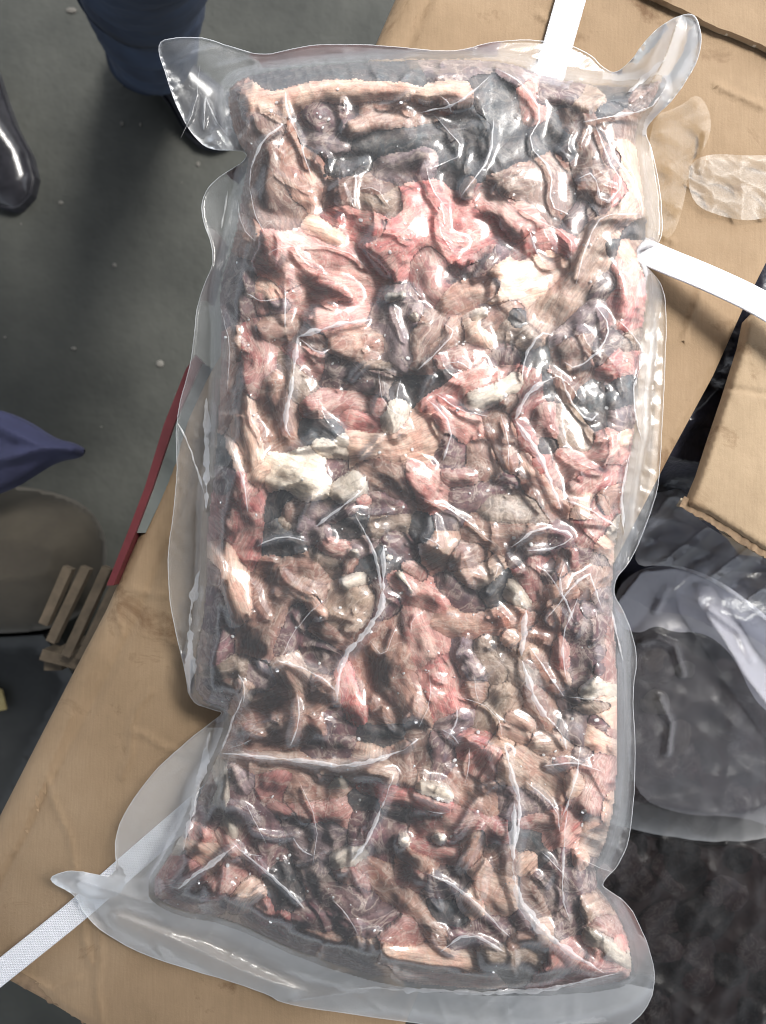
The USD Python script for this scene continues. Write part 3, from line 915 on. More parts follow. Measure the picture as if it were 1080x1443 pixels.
# the outline holds the film all round
d_out = ndimage.distance_transform_edt(in_out) * G
def relax(z, fix, fixz, ob, p, it):
    for _ in range(it):
        a = z.copy()
        a[1:-1, 1:-1] = 0.25 * (z[:-2, 1:-1] + z[2:, 1:-1] + z[1:-1, :-2] + z[1:-1, 2:]) - p
        z = np.where(fix, fixz, np.maximum(a, ob))
    return z
fix = ~in_out
def pool(a, k, fn=np.max):
    h, w = (a.shape[0] // k) * k, (a.shape[1] // k) * k
    return fn(a[:h, :w].reshape(h // k, k, w // k, k), axis=(1, 3))
def up(a, shape):
    r = ndimage.zoom(a, (shape[0] / a.shape[0], shape[1] / a.shape[1]), order=1, mode='nearest', grid_mode=True)
    return r
PRESS = 2.2e-5
z = np.maximum(edge_h, ndimage.gaussian_filter(np.where(in_block, TOP, Z0 + 0.01), 4))
for k, it in ((4, 250), (2, 200)):
    zz = pool(z, k, np.mean); ff = pool(fix.astype(float), k, np.mean) > 0.5; eh = pool(edge_h, k, np.mean); oo = pool(obst, k, np.mean)
    zz = relax(zz, ff, eh, oo, PRESS * k * k, it)
    z = up(zz, z.shape)
on_box = inside(box_poly, gx.ravel(), gy.ravel()).reshape(ny, nx)
obst = np.maximum(obst, np.where(on_box, Z0 + 0.0055, -1))
is_flap = (gy > 1215 + 0.12 * gx) & ~in_block
obst = np.where(in_out & ~in_block & ~is_flap, np.maximum(obst, seam - 0.001), obst)
PM = np.where(in_block, PRESS, np.where(is_flap, 1.5e-5, 1.6e-4))[1:-1, 1:-1]
film = relax(np.maximum(np.where(in_block | is_flap, z, seam), obst), fix, edge_h, obst, PM, 240)
margin_w = np.clip(1 - dist_in / 6.0, 0, 1) * np.clip(d_out / 12, 0, 1)
rr = np.random.default_rng(5)
def wrinkle(x, y):
    o = 0
    for k in range(7):
        a_, l_, ph = rr.uniform(0, math.pi), rr.uniform(26, 60), rr.uniform(0, 1)
        xw, yw = x + 14 * fbm2(x, y, 60, 300 + k, 2), y + 14 * fbm2(x, y, 60, 320 + k, 2)
        t_ = ((xw * math.cos(a_) + yw * math.sin(a_)) / l_ + ph) % 1.0
        o = o + np.clip(1 - np.abs(2 * t_ - 1) * 2.2, 0, 1) * np.clip(3.0 * fbm2(x, y, 75, 340 + k, 2) - 0.1, 0, 1)
    return o
film = film + margin_w * (0.0022 * fbm2(gx, gy, 70, 31, 2) + 0.0014 * wrinkle(gx, gy) + 0.0007 * fbm2(gx, gy, 18, 36, 2))
film = film + 0.0003 * fbm2(gx, gy, 12, 33, 2) * in_block
back = relax(np.where(fix, edge_h, Z0 + 0.006), fix | (dist_in > 1.5), np.where(fix, edge_h - 0.0004, Z0 + 0.0035), np.full_like(film, -1), 0.0, 400)
back = np.maximum(np.minimum(back, film - 0.0006), np.where(on_box, Z0 + 0.0038, -1))

fine = Polygon(densify(np.array(out_poly.exterior.coords)[:-1], 3.0))
pts, tri, nb = sheet(fine, G, None, 3.0)
fz = at(film, pts[:, 0], pts[:, 1])
own = (Z0 + out_px[tree.query(pts[:nb])[1], 2] / 1000)
fz[:nb] = own
V = P(pts[:, 0], pts[:, 1], fz)
cen = pts[tri].mean(1)
on = at(ndimage.gaussian_filter((ndimage.binary_dilation(Hs > 0, iterations=4)).astype(float), 2), cen[:, 0], cen[:, 1]) > 0.5
def sub(V, t):
    u, inv = np.unique(t, return_inverse=True)
    return V[u], inv.reshape(t.shape)
obj('clear_film', sub(V, tri[on]), M_film, pack, smooth=True)
flap = ~on & (cen[:, 1] > 1232) & (cen[:, 1] > 1232 + 0.2 * (cen[:, 0] - 110)) 
ear = ~on & (cen[:, 0] > 850) & (cen[:, 1] < 190)
obj('raised_corner', sub(V, tri[ear]), M_flap, pack, smooth=True)
flap &= ~ear
lob = ~on & ~flap & (cen[:, 0] < 330) & (cen[:, 1] > 1025)
obj('seal_margin', sub(V, tri[~on & ~flap & ~ear & ~lob]), M_margin, pack, smooth=True)
obj('end_flap', sub(V, tri[flap]), M_flap, pack, smooth=True)
obj('frosted_corner', sub(V, tri[lob]), M_flap, pack, smooth=True)
pts2, tri2, nb2 = sheet(fine, 5.0, None, 5.0)
bz = at(back, pts2[:, 0], pts2[:, 1])
bz[:nb2] = (Z0 + out_px[tree.query(pts2[:nb2])[1], 2] / 1000) - 0.0006
obj('back_film', (P(pts2[:, 0], pts2[:, 1], bz), tri2[:, ::-1]), M_back, pack, smooth=True)
loop = densify(np.array(out_poly.exterior.coords)[:-1], 4.0)
lz = Z0 + out_px[tree.query(loop)[1], 2] / 1000
lp = P(loop[:, 0], loop[:, 1], lz - 0.0003)
obj('film_edge', tube(np.vstack([lp, lp[:1]]), 0.00018, 6), M_edge, pack, smooth=True)
# pleats: film folded double along creases, whitened to stand in for sky glints
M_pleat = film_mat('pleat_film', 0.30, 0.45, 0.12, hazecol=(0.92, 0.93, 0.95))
def pleat(q, w, seed):
    n = len(q)
    if n < 6:
        return None
    t = np.gradient(q, axis=0); t /= np.linalg.norm(t, axis=1, keepdims=True) + 1e-9
    nr = np.stack([-t[:, 1], t[:, 0]], 1)
    u = np.linspace(0, 1, n)
    prof = np.clip(np.minimum(u, 1 - u) * 5, 0, 1) ** .7
    side = fbm2(q[:, 0], q[:, 1], 16, seed, 3) * 2.6
    nn_ = np.clip(0.42 + 2.6 * fbm2(q[:, 0] + 70, q[:, 1], 15, seed + 2, 3), 0.0, 1.5)
    wid = ((0.4 + max(0, w - 2.0) * 2.4 * nn_) if w >= 2 else w * (0.25 + nn_)) * prof
    rows = []
    for c in (-1.0, -0.5, 0.0, 0.5, 1.0):
        pq = q + nr * (wid * (c + 0.5 * side))[:, None]
        h = at(film, pq[:, 0], pq[:, 1]) + 0.0003 + 0.0011 * (1 - abs(c)) * prof * np.clip(wid / 4, 0.3, 1)
        rows.append(P(pq[:, 0], pq[:, 1], h))
    V = np.vstack(rows)
    i = np.arange(n - 1)
    f = []
    for k in range(4):
        f += [np.stack([k * n + i, k * n + n + i, k * n + n + i + 1], 1), np.stack([k * n + i, k * n + n + i + 1, k * n + i + 1], 1)]
    f = np.vstack(f)
    m = trimesh.Trimesh(V, f, process=False)
    if m.face_normals[:, 2].mean() < 0:
        m.invert()
    return m
small_pl = []
for k, (q, w, big) in enumerate(PLEATS):
    m = pleat(q, w, k)
    if m is None:
        continue
    if w >= 3:
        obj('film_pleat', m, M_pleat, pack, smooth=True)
    else:
        small_pl.append(m)
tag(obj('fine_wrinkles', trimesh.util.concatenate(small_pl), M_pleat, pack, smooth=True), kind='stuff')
# frost crystals under the film
ice = []
base = trimesh.creation.icosphere(subdivisions=0)
for k in range(1500):
    x, y = rnd.uniform(230, 910), rnd.uniform(95, 1370)
    i, j = int((y - Y0) / G), int((x - X0) / G)
    if not in_block[i, j] or dist_in[i, j] < 6 or rnd.random() > 0.15 + 1.1 * max(0, float(fbm2(np.array([x]), np.array([y]), 55, 41, 2)[0]) + 0.12) * 3:
        continue
    r = 0.00018 + 0.0009 * rnd.random() ** 5
    m = base.copy(); m.apply_scale([r * rnd.uniform(.7, 1.6), r * rnd.uniform(.7, 1.3), r * 0.5]); m.apply_transform(trimesh.transformations.rotation_matrix(rnd.uniform(0, 6.3), [0, 0, 1]))
    m.apply_translation(P(x, y, film[i, j] - 0.0006))
    ice.append(m)
tag(obj('ice_crystal', trimesh.util.concatenate(ice), M_frost, pack, smooth=True), kind='stuff')

# ------------------------------------------------------------------ straps
M_strap = mat('white_strap', {
    'uv': ('uvmap', {'attribute': 'st'}),
    'm1': ('mapping', {'rotation': (0, 0, 0.9)}), 'm2': ('mapping', {'rotation': (0, 0, -0.9)}),
    'w1': ('wave_texture', {'scale': 330.0}), 'w2': ('wave_texture', {'scale': 330.0}),
    'a': ('math', {'math_type': 'maximum'}),
    'r': ('rgb_ramp', {'ramp': [(0.2, (0.72, 0.75, 0.85)), (0.8, (0.86, 0.87, 0.9))]}),
    'b': ('bump', {'strength': 0.8, 'distance': 0.0006}),
    'p': ('principled_bsdf', {'roughness': 0.4})},
    [('uv.UV', 'm1.vector'), ('uv.UV', 'm2.vector'), ('m1.vector', 'w1.vector'), ('m2.vector', 'w2.vector'), ('w1.fac', 'a.value1'), ('w2.fac', 'a.value2'), ('a.value', 'r.fac'), ('r.color', 'p.base_color'), ('a.value', 'b.height'), ('b.normal', 'p.normal')])
M_strap2 = simple('smooth_strap', (0.62, 0.64, 0.68), (0.76, 0.77, 0.8), scale=90, rough=0.45, bump=0.15)
def strap(pts, width, label, m_=None):
    """pts: (px, py, z)."""
    q, L = path_resample(pts, 60)
    c = P(q[:, 0], q[:, 1], q[:, 2])
    t = np.gradient(c, axis=0); t /= np.linalg.norm(t, axis=1, keepdims=True)
    s = np.cross(t, [0, 0, 1.0]); s /= np.linalg.norm(s, axis=1, keepdims=True)
    up_ = np.cross(s, t)
    h, th = width / 2, 0.0004
    rows = [c - s * h + up_ * th, c - s * (h - .0006) + up_ * th * 1.8, c + s * (h - .0006) + up_ * th * 1.8, c + s * h + up_ * th, c + s * h - up_ * th, c - s * h - up_ * th]
    n = len(c)
    V = np.vstack(rows)
    i = np.arange(n - 1)
    f = []
    for a in range(6):
        b = (a + 1) % 6
        f += [np.stack([a * n + i, b * n + i, b * n + i + 1], 1), np.stack([a * n + i, b * n + i + 1, a * n + i + 1], 1)]
    l = np.concatenate([[0], np.cumsum(np.linalg.norm(np.diff(c, axis=0), axis=1))])
    vv = [0, .0006, width - .0006, width, width, 0]
    uv = np.vstack([np.stack([l, np.full(n, v)], 1) for v in vv])
    m = trimesh.Trimesh(V, np.vstack(f), process=False)
    if m.volume < 0:
        m.invert()
    return tag(obj('packing_strap', m, m_ or M_strap, smooth=True, uv=uv), label, 'strap')
strap([(822, -60, Z0 + .0025), (800, 15, Z0 + .0030), (775, 105, Z0 + .0020), (730, 240, Z0 + .002)], 0.0168, 'white ribbed packing strap running from the top edge of the photo under the pack')
strap([(-60, 1419, Z0 - .001), (0, 1371, Z0 + .0005), (60, 1323, Z0 + .0015), (111, 1282, Z0 + .002), (155, 1243, Z0 + .002), (230, 1178, Z0 + .002), (320, 1100, Z0 + .0018)], 0.0135, 'white woven packing strap crossing the lower left corner of the brown carton')
strap([(1150, 478, Z0 + .030), (1080, 430, Z0 + .026), (1000, 392, Z0 + .018), (925, 362, Z0 + .010), (870, 335, Z0 + .004)], 0.0145, 'smooth white strap stretched from the pale right carton across the dark gap', M_strap2)

# ------------------------------------------------------------------ pale carton at the right
rb = Polygon([(1190, 380), (1085, 418), (1052, 452), (1044, 490), (1022, 560), (1000, 625), (985, 672), (968, 712), (1000, 726), (1040, 752), (1078, 776), (1130, 806), (1300, 880), (1300, 380)])
ZR = Z0 + 0.012
def rb_top(x, y):
    d = shapely.distance(shapely.points(x, y), rb.exterior)
    return ZR - 0.004 * np.clip(1 - d / 9, 0, 1) ** 2 + 0.003 * fbm2(x, y, 90, 7, 4) + 0.0009 * fbm2(x, y, 20, 8, 3) - 0.0012 * ridge(x, y, [[(1022, 545), (1110, 560)]], 5)
carton2 = thing('cardboard_box', 'pale tan cardboard carton with torn corrugated edge at the right of the pack', 'cardboard box')
obj('box_top', slab(rb, 4.0, rb_top, 0.005), M_card2, carton2)
ex = P(*np.array(rb.buffer(-48).exterior.coords)[:-1].T, ZR - 0.01)[:, :2]
low = trimesh.creation.extrude_polygon(Polygon(ex), 0.34, engine='earcut'); low.apply_translation([0, 0, ZR - 0.007 - 0.34])
obj('box_side', low, M_card2, carton2, smooth=30)
torn_edge([(964, 708), (1000, 727), (1040, 753), (1078, 777), (1130, 807)], ZR, carton2, (-0.45, 0.9), 9, depth=14)

# the seam of the carton's two flaps is geometry in box_top; scraps of clear tape lie on it
M_tape = film_mat('clear_tape', 0.03, 0.1, 0.45, ior=1.35, hazecol=(0.6, 0.53, 0.38), tint=(0.95, 0.92, 0.84))
M_scrap = film_mat('thin_bag_film', 0.10, 0.3, 0.35, ior=1.3, hazecol=(0.75, 0.74, 0.7))
def film_sheet(name, poly_pts, zfun, m, step=4.0, parent=None):
    po = Polygon(smooth_closed(poly_pts, 2)).buffer(0)
    pts, tri, nb = sheet(po, step, None)
    return obj(name, (P(pts[:, 0], pts[:, 1], zfun(pts[:, 0], pts[:, 1])), tri), m, parent, smooth=True)
def crumple(x, y, amp, sc, seed):
    """A sheet with straight folds: triangle waves in several directions."""
    r = np.random.default_rng(seed)
    xw, yw = x + 18 * fbm2(x, y, 70, seed, 2), y + 18 * fbm2(x, y, 70, seed + 1, 2)
    out = 0
    for k in range(5):
        a, l, ph = r.uniform(0, math.pi), sc * r.uniform(.7, 1.9), r.uniform(0, 1)
        t = ((xw * math.cos(a) + yw * math.sin(a)) / l + ph) % 1.0
        out = out + (1 - np.abs(2 * t - 1)) ** 1.6 * np.clip(0.5 + 2.2 * fbm2(x, y, 80, seed + 5 + k, 2), 0, 1) * l / sc
    return amp * out
tag(film_sheet('tape_strip', [(912, 165), (960, 150), (985, 128), (1006, 168), (994, 212), (975, 222), (962, 300), (945, 340), (918, 330)], lambda x, y: box_top(x, y) + 0.0016 + crumple(x, y, 0.0005, 30, 57), M_tape, 3.0), 'thin wrinkled clear tape remnant stuck on carton beside the raised bag corner', 'tape')
tag(film_sheet('plastic_scrap', [(968, 232), (1000, 215), (1060, 220), (1150, 214), (1160, 270), (1100, 300), (1060, 312), (1020, 306), (975, 288)], lambda x, y: box_top(x, y) + 0.002 + crumple(x, y, 0.0008, 24, 61), M_scrap, 2.5), 'crumpled scrap of clear plastic bag on the brown carton by the gap', 'plastic scrap')

# ------------------------------------------------------------------ lower right: loose bags and more frozen meat
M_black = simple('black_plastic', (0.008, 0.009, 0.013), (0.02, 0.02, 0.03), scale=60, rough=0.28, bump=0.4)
def lump(poly_pts, step, zfun, floor_z):
    po = Polygon(smooth_closed(poly_pts, 2)).buffer(0)
    pts, tri, nb = sheet(po, step, None)
    d = shapely.distance(shapely.points(pts[:, 0], pts[:, 1]), po.exterior)
    z = zfun(pts[:, 0], pts[:, 1], d)
    z[:nb] = floor_z
    V = P(pts[:, 0], pts[:, 1], z)
    W = V.copy(); W[:, 2] = floor_z - 0.01
    n = len(V); i = np.arange(nb); j = (i + 1) % nb
    return trimesh.Trimesh(np.vstack([V, W]), np.vstack([tri, tri[:, ::-1] + n, np.stack([i, j, j + n], 1), np.stack([i, j + n, i + n], 1)]), process=False)
ZB = 0.80
tag(obj('black_bag', lump([(1130, 300), (1190, 420), (1120, 560), (1060, 700), (1130, 760), (1180, 900), (1150, 1010), (980, 1000), (880, 900), (850, 720), (900, 560), (960, 500), (1010, 400), (1070, 300)], 4.0,  # bag reaches up the gap, its black standing in for the shade there
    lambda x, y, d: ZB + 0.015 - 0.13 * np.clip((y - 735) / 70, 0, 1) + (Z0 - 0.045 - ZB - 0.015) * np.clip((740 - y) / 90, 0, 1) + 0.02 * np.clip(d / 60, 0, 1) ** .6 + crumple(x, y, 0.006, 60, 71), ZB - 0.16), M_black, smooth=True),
    'shiny black plastic bag stretched up the gap between the two cartons as its painted shade', 'plastic bag')
low_top = 0.62
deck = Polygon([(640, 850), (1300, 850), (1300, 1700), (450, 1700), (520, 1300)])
M_dark = simple('shade_dark_carton', (0.02, 0.018, 0.015), (0.045, 0.04, 0.034), scale=14, rough=0.8)  # shade of the low corner put into a near-black base colour
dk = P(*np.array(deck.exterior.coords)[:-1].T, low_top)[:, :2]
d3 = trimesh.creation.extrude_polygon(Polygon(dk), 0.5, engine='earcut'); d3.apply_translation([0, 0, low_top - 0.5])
tag(obj('lower_box', d3, M_dark, smooth=30), 'low carton under the frozen packs at lower right, shade put into its dark colour', 'cardboard box')

M_shade_tint = film_mat('shade_tint_film', 0.012, 0.05, 0.4, ior=1.22, hazecol=(0.5, 0.5, 0.52), tint=(0.20, 0.205, 0.215))  # dark tint over the small packs stands in for the shade on them
MEAT2 = ['K', 'M', 'K', 'M', 'K', 'G']  # mostly dark kinds, so the pieces carry the shade in their colour
def small_pack(label, outline, zb, thick, n, seed, pale=()):
    r = random.Random(seed)
    po = Polygon(smooth_closed(outline, 2)).buffer(0)
    t = thing('vacuum_pack', label, 'vacuum pack')
    tops = []
    def topz(x, y):
        d = shapely.distance(shapely.points(x, y), po.exterior)
        return zb + thick * np.clip(d / 50, 0, 1) ** .5
    x0, y0, x1, y1 = po.bounds
    k = 0
    jobs = [('W' if w else 'C', x, y, h) for x, y, h, w in pale]
    while k < n:
        x, y = r.uniform(x0, x1), r.uniform(y0, y1)
        if not po.buffer(-10).contains(Point(x, y)):
            continue
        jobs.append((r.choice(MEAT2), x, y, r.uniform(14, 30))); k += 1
    for q, (ty, x, y, hw) in enumerate(jobs):
        L, a = r.uniform(.3, 1.3) * hw, r.uniform(0, 3.1)
        V, f, uv, pp = piece_mesh([(x - L * math.cos(a), y - L * math.sin(a)), (x + 3, y - 2), (x + L * math.cos(a), y + L * math.sin(a))], hw, seed * 100 + q, nz=14, ns=14)
        dz = float(topz(np.array([x]), np.array([y]))[0]) - pp[:, 2].max() + r.uniform(-.004, .002) + (0.004 if ty in 'WC' else 0)
        pp[:, 2] += dz
        obj(PART[ty], (P(pp[:, 0], pp[:, 1], pp[:, 2]), f), MEAT[ty], t, smooth=True, uv=uv)
    cpo, ctri, cnb = sheet(po.buffer(-6), 8.0, None)
    ct = topz(cpo[:, 0], cpo[:, 1]) - 0.008
    V = P(cpo[:, 0], cpo[:, 1], ct); W = V.copy(); W[:, 2] = zb - .002
    i = np.arange(cnb); j = (i + 1) % cnb; nn = len(V)
    obj('frozen_juice', (np.vstack([V, W]), np.vstack([ctri, ctri[:, ::-1] + nn, np.stack([i, j, j + nn], 1), np.stack([i, j + nn, i + nn], 1)])), M_ice, t)
    fp, ft, fn = sheet(po.buffer(22), 4.0, None)
    dd = shapely.distance(shapely.points(fp[:, 0], fp[:, 1]), po.exterior) * np.where(inside(po, fp[:, 0], fp[:, 1]), 1, -1)
    fzz = zb + (thick + .004) * np.clip((dd + 20) / 45, 0, 1) ** .5 + np.abs(crumple(fp[:, 0], fp[:, 1], .0025, 40, seed))
    obj('clear_film', (P(fp[:, 0], fp[:, 1], fzz), ft), M_shade_tint, t, smooth=True)
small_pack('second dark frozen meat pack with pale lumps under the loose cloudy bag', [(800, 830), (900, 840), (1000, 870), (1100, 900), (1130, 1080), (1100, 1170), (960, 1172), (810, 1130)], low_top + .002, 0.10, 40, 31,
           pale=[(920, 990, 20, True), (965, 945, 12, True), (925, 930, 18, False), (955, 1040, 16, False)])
small_pack('dark frozen meat pack at the bottom right corner, shade put into its colours', [(760, 1150), (900, 1140), (1000, 1160), (1120, 1180), (1130, 1480), (900, 1500), (720, 1490)], low_top + .002, 0.03, 60, 37,
           )

# loose cloudy bag over the second pack
M_cloudy = film_mat('cloudy_film', 0.05, 0.12, 0.3, ior=1.33, hazecol=(0.5, 0.5, 0.57), bscale=120, bump=0.3, bdist=0.001)
lb = [(866, 830), (900, 800), (955, 795), (1010, 815), (1060, 850), (1130, 910), (1160, 1040), (1120, 1180), (1050, 1150), (960, 1150), (890, 1120), (880, 1000), (868, 900)]
lbp = Polygon(smooth_closed(lb, 2)).buffer(0)
def loose(x, y):
    d = shapely.distance(shapely.points(x, y), lbp.exterior)
    rim = ridge(x, y, [[(870, 850), (905, 806), (955, 800), (1010, 820), (1060, 856), (1130, 920)]], 42)
    band = ridge(x, y, [[(985, 850), (1020, 900), (1050, 950), (1080, 990), (1130, 1060)]], 30)
    fold = ridge(x, y, [[(905, 905), (925, 900), (950, 910), (962, 950)], [(925, 860), (940, 830)], [(930, 985), (945, 1020), (940, 1060)], [(1000, 860), (1040, 890), (1060, 930)]], 8)
    return 0.752 + 0.004 * fbm2(x, y, 35, 83, 3) + 0.03 * rim + 0.022 * band + .006 * fold + crumple(x, y, 0.0013, 60, 81)
M_rim = film_mat('cloudy_rim', 0.32, 0.3, 0.3, ior=1.35, hazecol=(0.58, 0.58, 0.66), bscale=120, bump=0.3, bdist=0.001)
bag = thing('loose_bag', 'loose cloudy clear plastic bag draped open over the second frozen pack', 'plastic bag')
film_sheet('bag_film', lb, loose, M_cloudy, 3.0, bag)
film_sheet('folded_rim', [(864, 836), (900, 800), (955, 795), (1010, 815), (1060, 850), (1130, 910), (1140, 1060), (1090, 1010), (1062, 985), (1040, 935), (1015, 905), (985, 890), (950, 892), (925, 880), (900, 895), (870, 880)], lambda x, y: loose(x, y) + 0.0025, M_rim, 3.0, bag)
M_crk = film_mat('crinkled_film', 0.22, 0.4, 0.14, hazecol=(0.7, 0.72, 0.78))
lb2 = [(935, 640), (985, 655), (975, 720), (1000, 745), (1060, 775), (1110, 810), (1110, 900), (1060, 860), (1000, 815), (940, 795), (890, 800), (905, 740), (925, 690)]
tag(film_sheet('wrinkled_film', lb2, lambda x, y: ZB + 0.072 + np.abs(crumple(x, y, 0.006, 34, 91)), M_crk, 2.5), 'wrinkled clear film bunched below the torn edge of the pale carton', 'plastic film')

# ------------------------------------------------------------------ left side: floor level things
# striped strip beside the carton
M_red = simple('red_plastic', (0.07, 0.010, 0.014), (0.11, 0.018, 0.022), scale=20, rough=0.5)
M_pale = simple('pale_plastic', (0.10, 0.115, 0.11), (0.14, 0.155, 0.15), scale=20, rough=0.5)
st = thing('striped_board', 'narrow board with red and pale grey stripes along the carton edge', 'board')
flat_at = lambda z: (lambda x, y: np.full(np.shape(x), z))
obj('red_stripe', slab(Polygon([(276, 500), (262, 520), (231, 598), (204, 687), (180, 750), (150, 825), (160, 825), (191, 750), (215, 687), (245, 598), (285, 510)]), 8.0, flat_at(Z0 - 0.016), 0.012), M_red, st, smooth=20)
obj('pale_stripe', slab(Polygon([(285, 511), (245, 599), (215, 688), (191, 751), (205, 751), (235, 688), (275, 599), (300, 520)]), 8.0, flat_at(Z0 - 0.019), 0.012), M_pale, st, smooth=20)

# person: legs and shoes seen from above
def person():
    t = thing('person', 'person in dark blue jeans and black leather shoes standing at the top left', 'person')
    jeans = mat('blue_jeans', {
        'g': ('geometry', {}), 'n': ('noise_texture', {'scale': 14.0, 'detail': 5}), 'r': ('rgb_ramp', {'ramp': [(0.3, (0.007, 0.012, 0.026)), (0.7, (0.02, 0.034, 0.066))]}),
        'w': ('noise_texture', {'scale': 900.0, 'detail': 3}), 'b': ('bump', {'strength': 0.6, 'distance': 0.001}), 'p': ('principled_bsdf', {'roughness': 0.85})},
        [('g.position', 'n.vector'), ('n.fac', 'r.fac'), ('r.color', 'p.base_color'), ('g.position', 'w.vector'), ('w.fac', 'b.height'), ('b.normal', 'p.normal')])
    leather = simple('black_leather', (0.008, 0.008, 0.010), (0.02, 0.02, 0.024), scale=40, rough=0.24, bump=0.5, bscale=90)
    def leg(foot, knee, hip, r0):
        q, _ = path_resample([foot, (0.5 * np.array(foot) + 0.5 * np.array(knee)), knee, hip], 60)
        s = np.linspace(0, 1, 60)
        rr = r0 * (1 + 0.25 * s) 
        m = tube(q, rr, 40)
        v = m.vertices
        f = 0.034 * (meshkit.fbm(np.stack([v[:, 0] * 6, v[:, 1] * 6, v[:, 2] * 22], -1), 3, 5) - .5) + 0.006 * np.sin(v[:, 2] * 55 + 4 * v[:, 0] * 10)* np.exp(-v[:, 2] * 4)
        c = np.repeat(q, 40, axis=0)
        n = np.zeros_like(v); n[:len(c)] = v[:len(c)] - c
        m.vertices = v + n / (np.linalg.norm(n, axis=1, keepdims=True) + 1e-9) * f[:, None]
        return m
    def shoe(heel, toe):
        """Heel and toe on the floor; a sole and an upper, as one mesh each."""
        heel, toe = np.array(heel), np.array(toe)
        d = toe - heel; L = np.linalg.norm(d); d /= L; s = np.array([-d[1], d[0]])
        u = np.linspace(0, 1, 40)
        hw = np.interp(u, [0, .04, .12, .3, .5, .7, .85, .95, 1], [.004, .024, .034, .034, .037, .048, .045, .028, .003])
        ht = np.interp(u, [0, .05, .2, .35, .5, .7, .9, 1], [.05, .078, .088, .085, .068, .05, .042, .018])
        a = np.linspace(0, np.pi, 21)
        V, S = [], []
        for k in range(40):
            c = heel + d * L * u[k]
            for b in a:
                w = np.sign(np.cos(b)) * abs(np.cos(b)) ** .8 * hw[k]
                V.append([*(c + s * w), .018 + (ht[k] - .018) * np.sin(b) ** .7])
        V = np.array(V)
        V[:, 2] += 0.003 * (meshkit.fbm(V * [30, 30, 1], 3, 3) - .5) * (V[:, 2] > .03)
        i, j = np.meshgrid(np.arange(39), np.arange(20), indexing='ij')
        q = (i * 21 + j).ravel()
        f = np.vstack([np.stack([q, q + 21, q + 22], 1), np.stack([q, q + 22, q + 1], 1)])
        po = Polygon(np.vstack([[heel + d * L * u[k] + s * (hw[k] + .004) for k in range(40)], [heel + d * L * u[k] - s * (hw[k] + .004) for k in range(39, -1, -1)]])).buffer(0.001)
        so = trimesh.creation.extrude_polygon(po, .020, engine='earcut')
        return (V, f[:, ::-1]), so
    def full(heel, toe, legpts, r0):
        up_, so = shoe(heel, toe)
        p = obj('shoe', up_, leather, t, smooth=True)
        obj('sole', so, leather, p, smooth=30)
        if legpts:
            obj('trouser_leg', leg(*legpts, r0), jeans, t, smooth=True)
    F = lambda x, y, z=0.0: P(x, y, z)
    a = F(225, 105, 0.05)
    full(F(205, 62)[:2], F(330, 205)[:2], (tuple(F(212, 70, .045)), tuple(F(195, -70, .48)), tuple(F(150, -330, .9))), .072)
    b = F(-40, 100, .05)
    full(F(-35, 88)[:2], F(30, 298)[:2], (tuple(F(-62, 95, .05)), tuple(F(-160, -60, .48)), tuple(F(-80, -420, .9))), .062)
person()

# round sack with a blue cloth on it
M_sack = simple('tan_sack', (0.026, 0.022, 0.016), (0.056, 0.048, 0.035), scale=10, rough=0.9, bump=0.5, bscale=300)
def sack_z(x, y, d):
    return 0.42 + 0.10 * np.clip(d / 75, 0, 1) ** .5 + 0.012 * fbm2(x, y, 60, 12, 3)
sk = [(-120, 690), (-20, 680), (70, 690), (130, 715), (155, 770), (140, 840), (90, 885), (0, 895), (-120, 890)]
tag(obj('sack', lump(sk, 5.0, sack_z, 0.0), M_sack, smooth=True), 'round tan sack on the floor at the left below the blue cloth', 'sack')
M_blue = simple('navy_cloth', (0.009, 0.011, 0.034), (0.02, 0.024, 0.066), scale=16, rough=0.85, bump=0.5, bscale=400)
cl = [(-90, 560), (-10, 574), (30, 590), (68, 616), (98, 622), (112, 632), (104, 644), (72, 648), (40, 668), (5, 690), (-90, 720)]
cp = Polygon(smooth_closed(cl, 2))
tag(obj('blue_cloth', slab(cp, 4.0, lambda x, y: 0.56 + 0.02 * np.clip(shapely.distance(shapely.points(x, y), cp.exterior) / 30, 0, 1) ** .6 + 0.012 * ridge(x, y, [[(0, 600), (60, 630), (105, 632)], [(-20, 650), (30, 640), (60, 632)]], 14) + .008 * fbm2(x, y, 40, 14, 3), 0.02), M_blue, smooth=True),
    'dark blue folded cloth with a pointed knotted end resting on the tan sack', 'cloth')
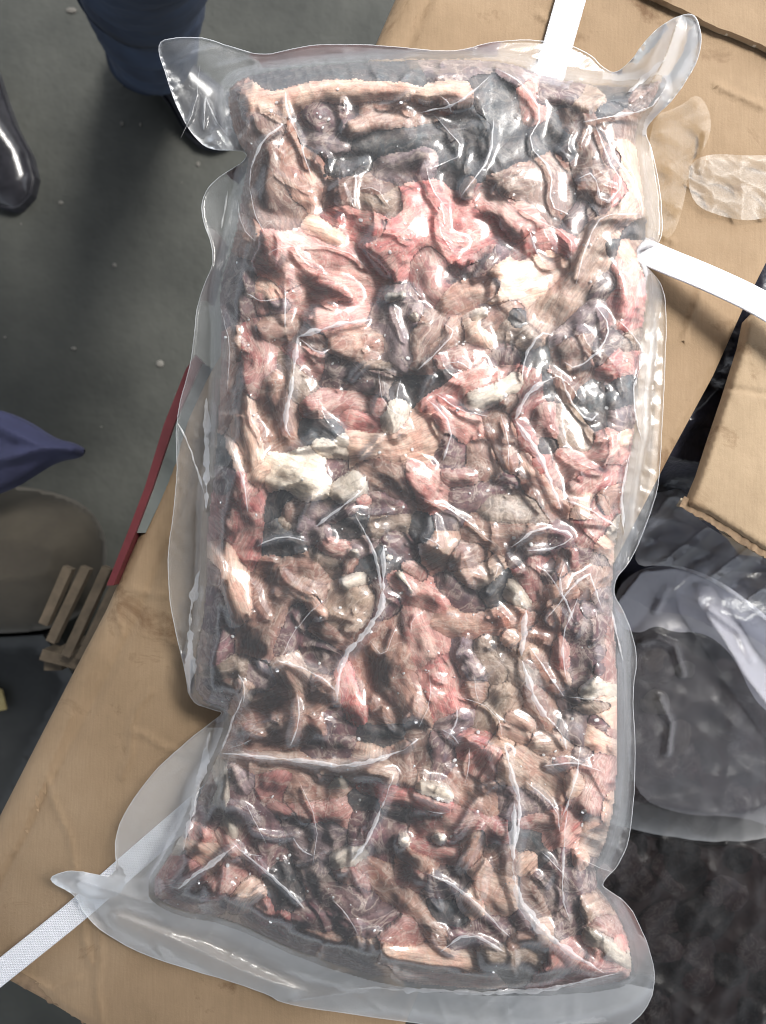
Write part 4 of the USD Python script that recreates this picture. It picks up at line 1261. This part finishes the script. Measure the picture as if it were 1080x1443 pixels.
# wooden slats beside the carton
M_wood = simple('weathered_wood', (0.06, 0.046, 0.03), (0.12, 0.092, 0.062), scale=60, rough=0.85)
cr = thing('slatted_crate', 'weathered wooden slats of a crate between tan sack and carton', 'crate')
for k, (a, b) in enumerate([((70, 905), (120, 800)), ((92, 925), (150, 800)), ((112, 930), (176, 795)), ((60, 880), (95, 800))]):
    a, b = np.array(a, float), np.array(b, float)
    d = (b - a) / np.linalg.norm(b - a); nr = np.array([-d[1], d[0]]) * 6.5
    obj('slat', slab(Polygon([a - nr, b - nr, b + nr, a + nr]), 10.0, lambda x, y: 0.55 + 0.0 * x + .004 * fbm2(x, y, 30, 5 + k, 2), 0.012), M_wood, cr, smooth=20)
rail = slab(Polygon([(55, 930), (125, 948), (130, 934), (60, 915)]), 10.0, lambda x, y: np.full(np.shape(x), 0.53), 0.03)
obj('rail', rail, M_wood, cr, smooth=20)
for x in (80, 118):
    pb = P(x, 930, 0.5)
    leg_ = trimesh.creation.box([.02, .02, .51]); leg_.apply_translation([pb[0], pb[1], .255])
    obj('leg', leg_, M_wood, cr, smooth=False)
M_yel = simple('yellow_paper', (0.3, 0.24, 0.1), (0.4, 0.33, 0.16), scale=30, rough=0.8)
tag(obj('paper_scrap', slab(Polygon([(-40, 960), (2, 972), (9, 1000), (-40, 1010)]), 6.0, lambda x, y: 0.06 + 0 * x + .004 * fbm2(x, y, 20, 3, 2), 0.004), M_yel), 'small yellowish scrap of paper at the left edge on the dark tray', 'paper')
M_tray = simple('black_tray', (0.012, 0.013, 0.013), (0.03, 0.032, 0.03), scale=12, rough=0.6)
tr = [(-120, 905), (60, 895), (110, 960), (40, 1090), (-20, 1200), (-120, 1230)]
tp = Polygon(tr)
tag(obj('dark_tray', slab(tp, 10.0, lambda x, y: 0.05 + 0.02 * np.clip(1 - shapely.distance(shapely.points(x, y), tp.exterior) / 10, 0, 1), 0.05), M_tray, smooth=30), 'black shallow tray on the floor along the left of the carton', 'tray')

# bits of litter on the floor
lit = []
for k in range(28):
    x, y = rnd.uniform(-60, 420), rnd.uniform(-40, 620)
    m = trimesh.creation.icosphere(subdivisions=1, radius=rnd.uniform(.0012, .004) * (2.2 if k < 4 else 1))
    m.apply_scale([rnd.uniform(.6, 1.8), 1, .5]); m.apply_translation(P(x, y, 0.001)); lit.append(m)
tag(obj('floor_litter', trimesh.util.concatenate(lit), simple('litter', (0.05, 0.045, 0.04), (0.14, 0.135, 0.12), scale=1.5, rough=0.9), smooth=True), 'small grit and pale crumbs scattered on the dark floor', 'litter', kind='stuff')
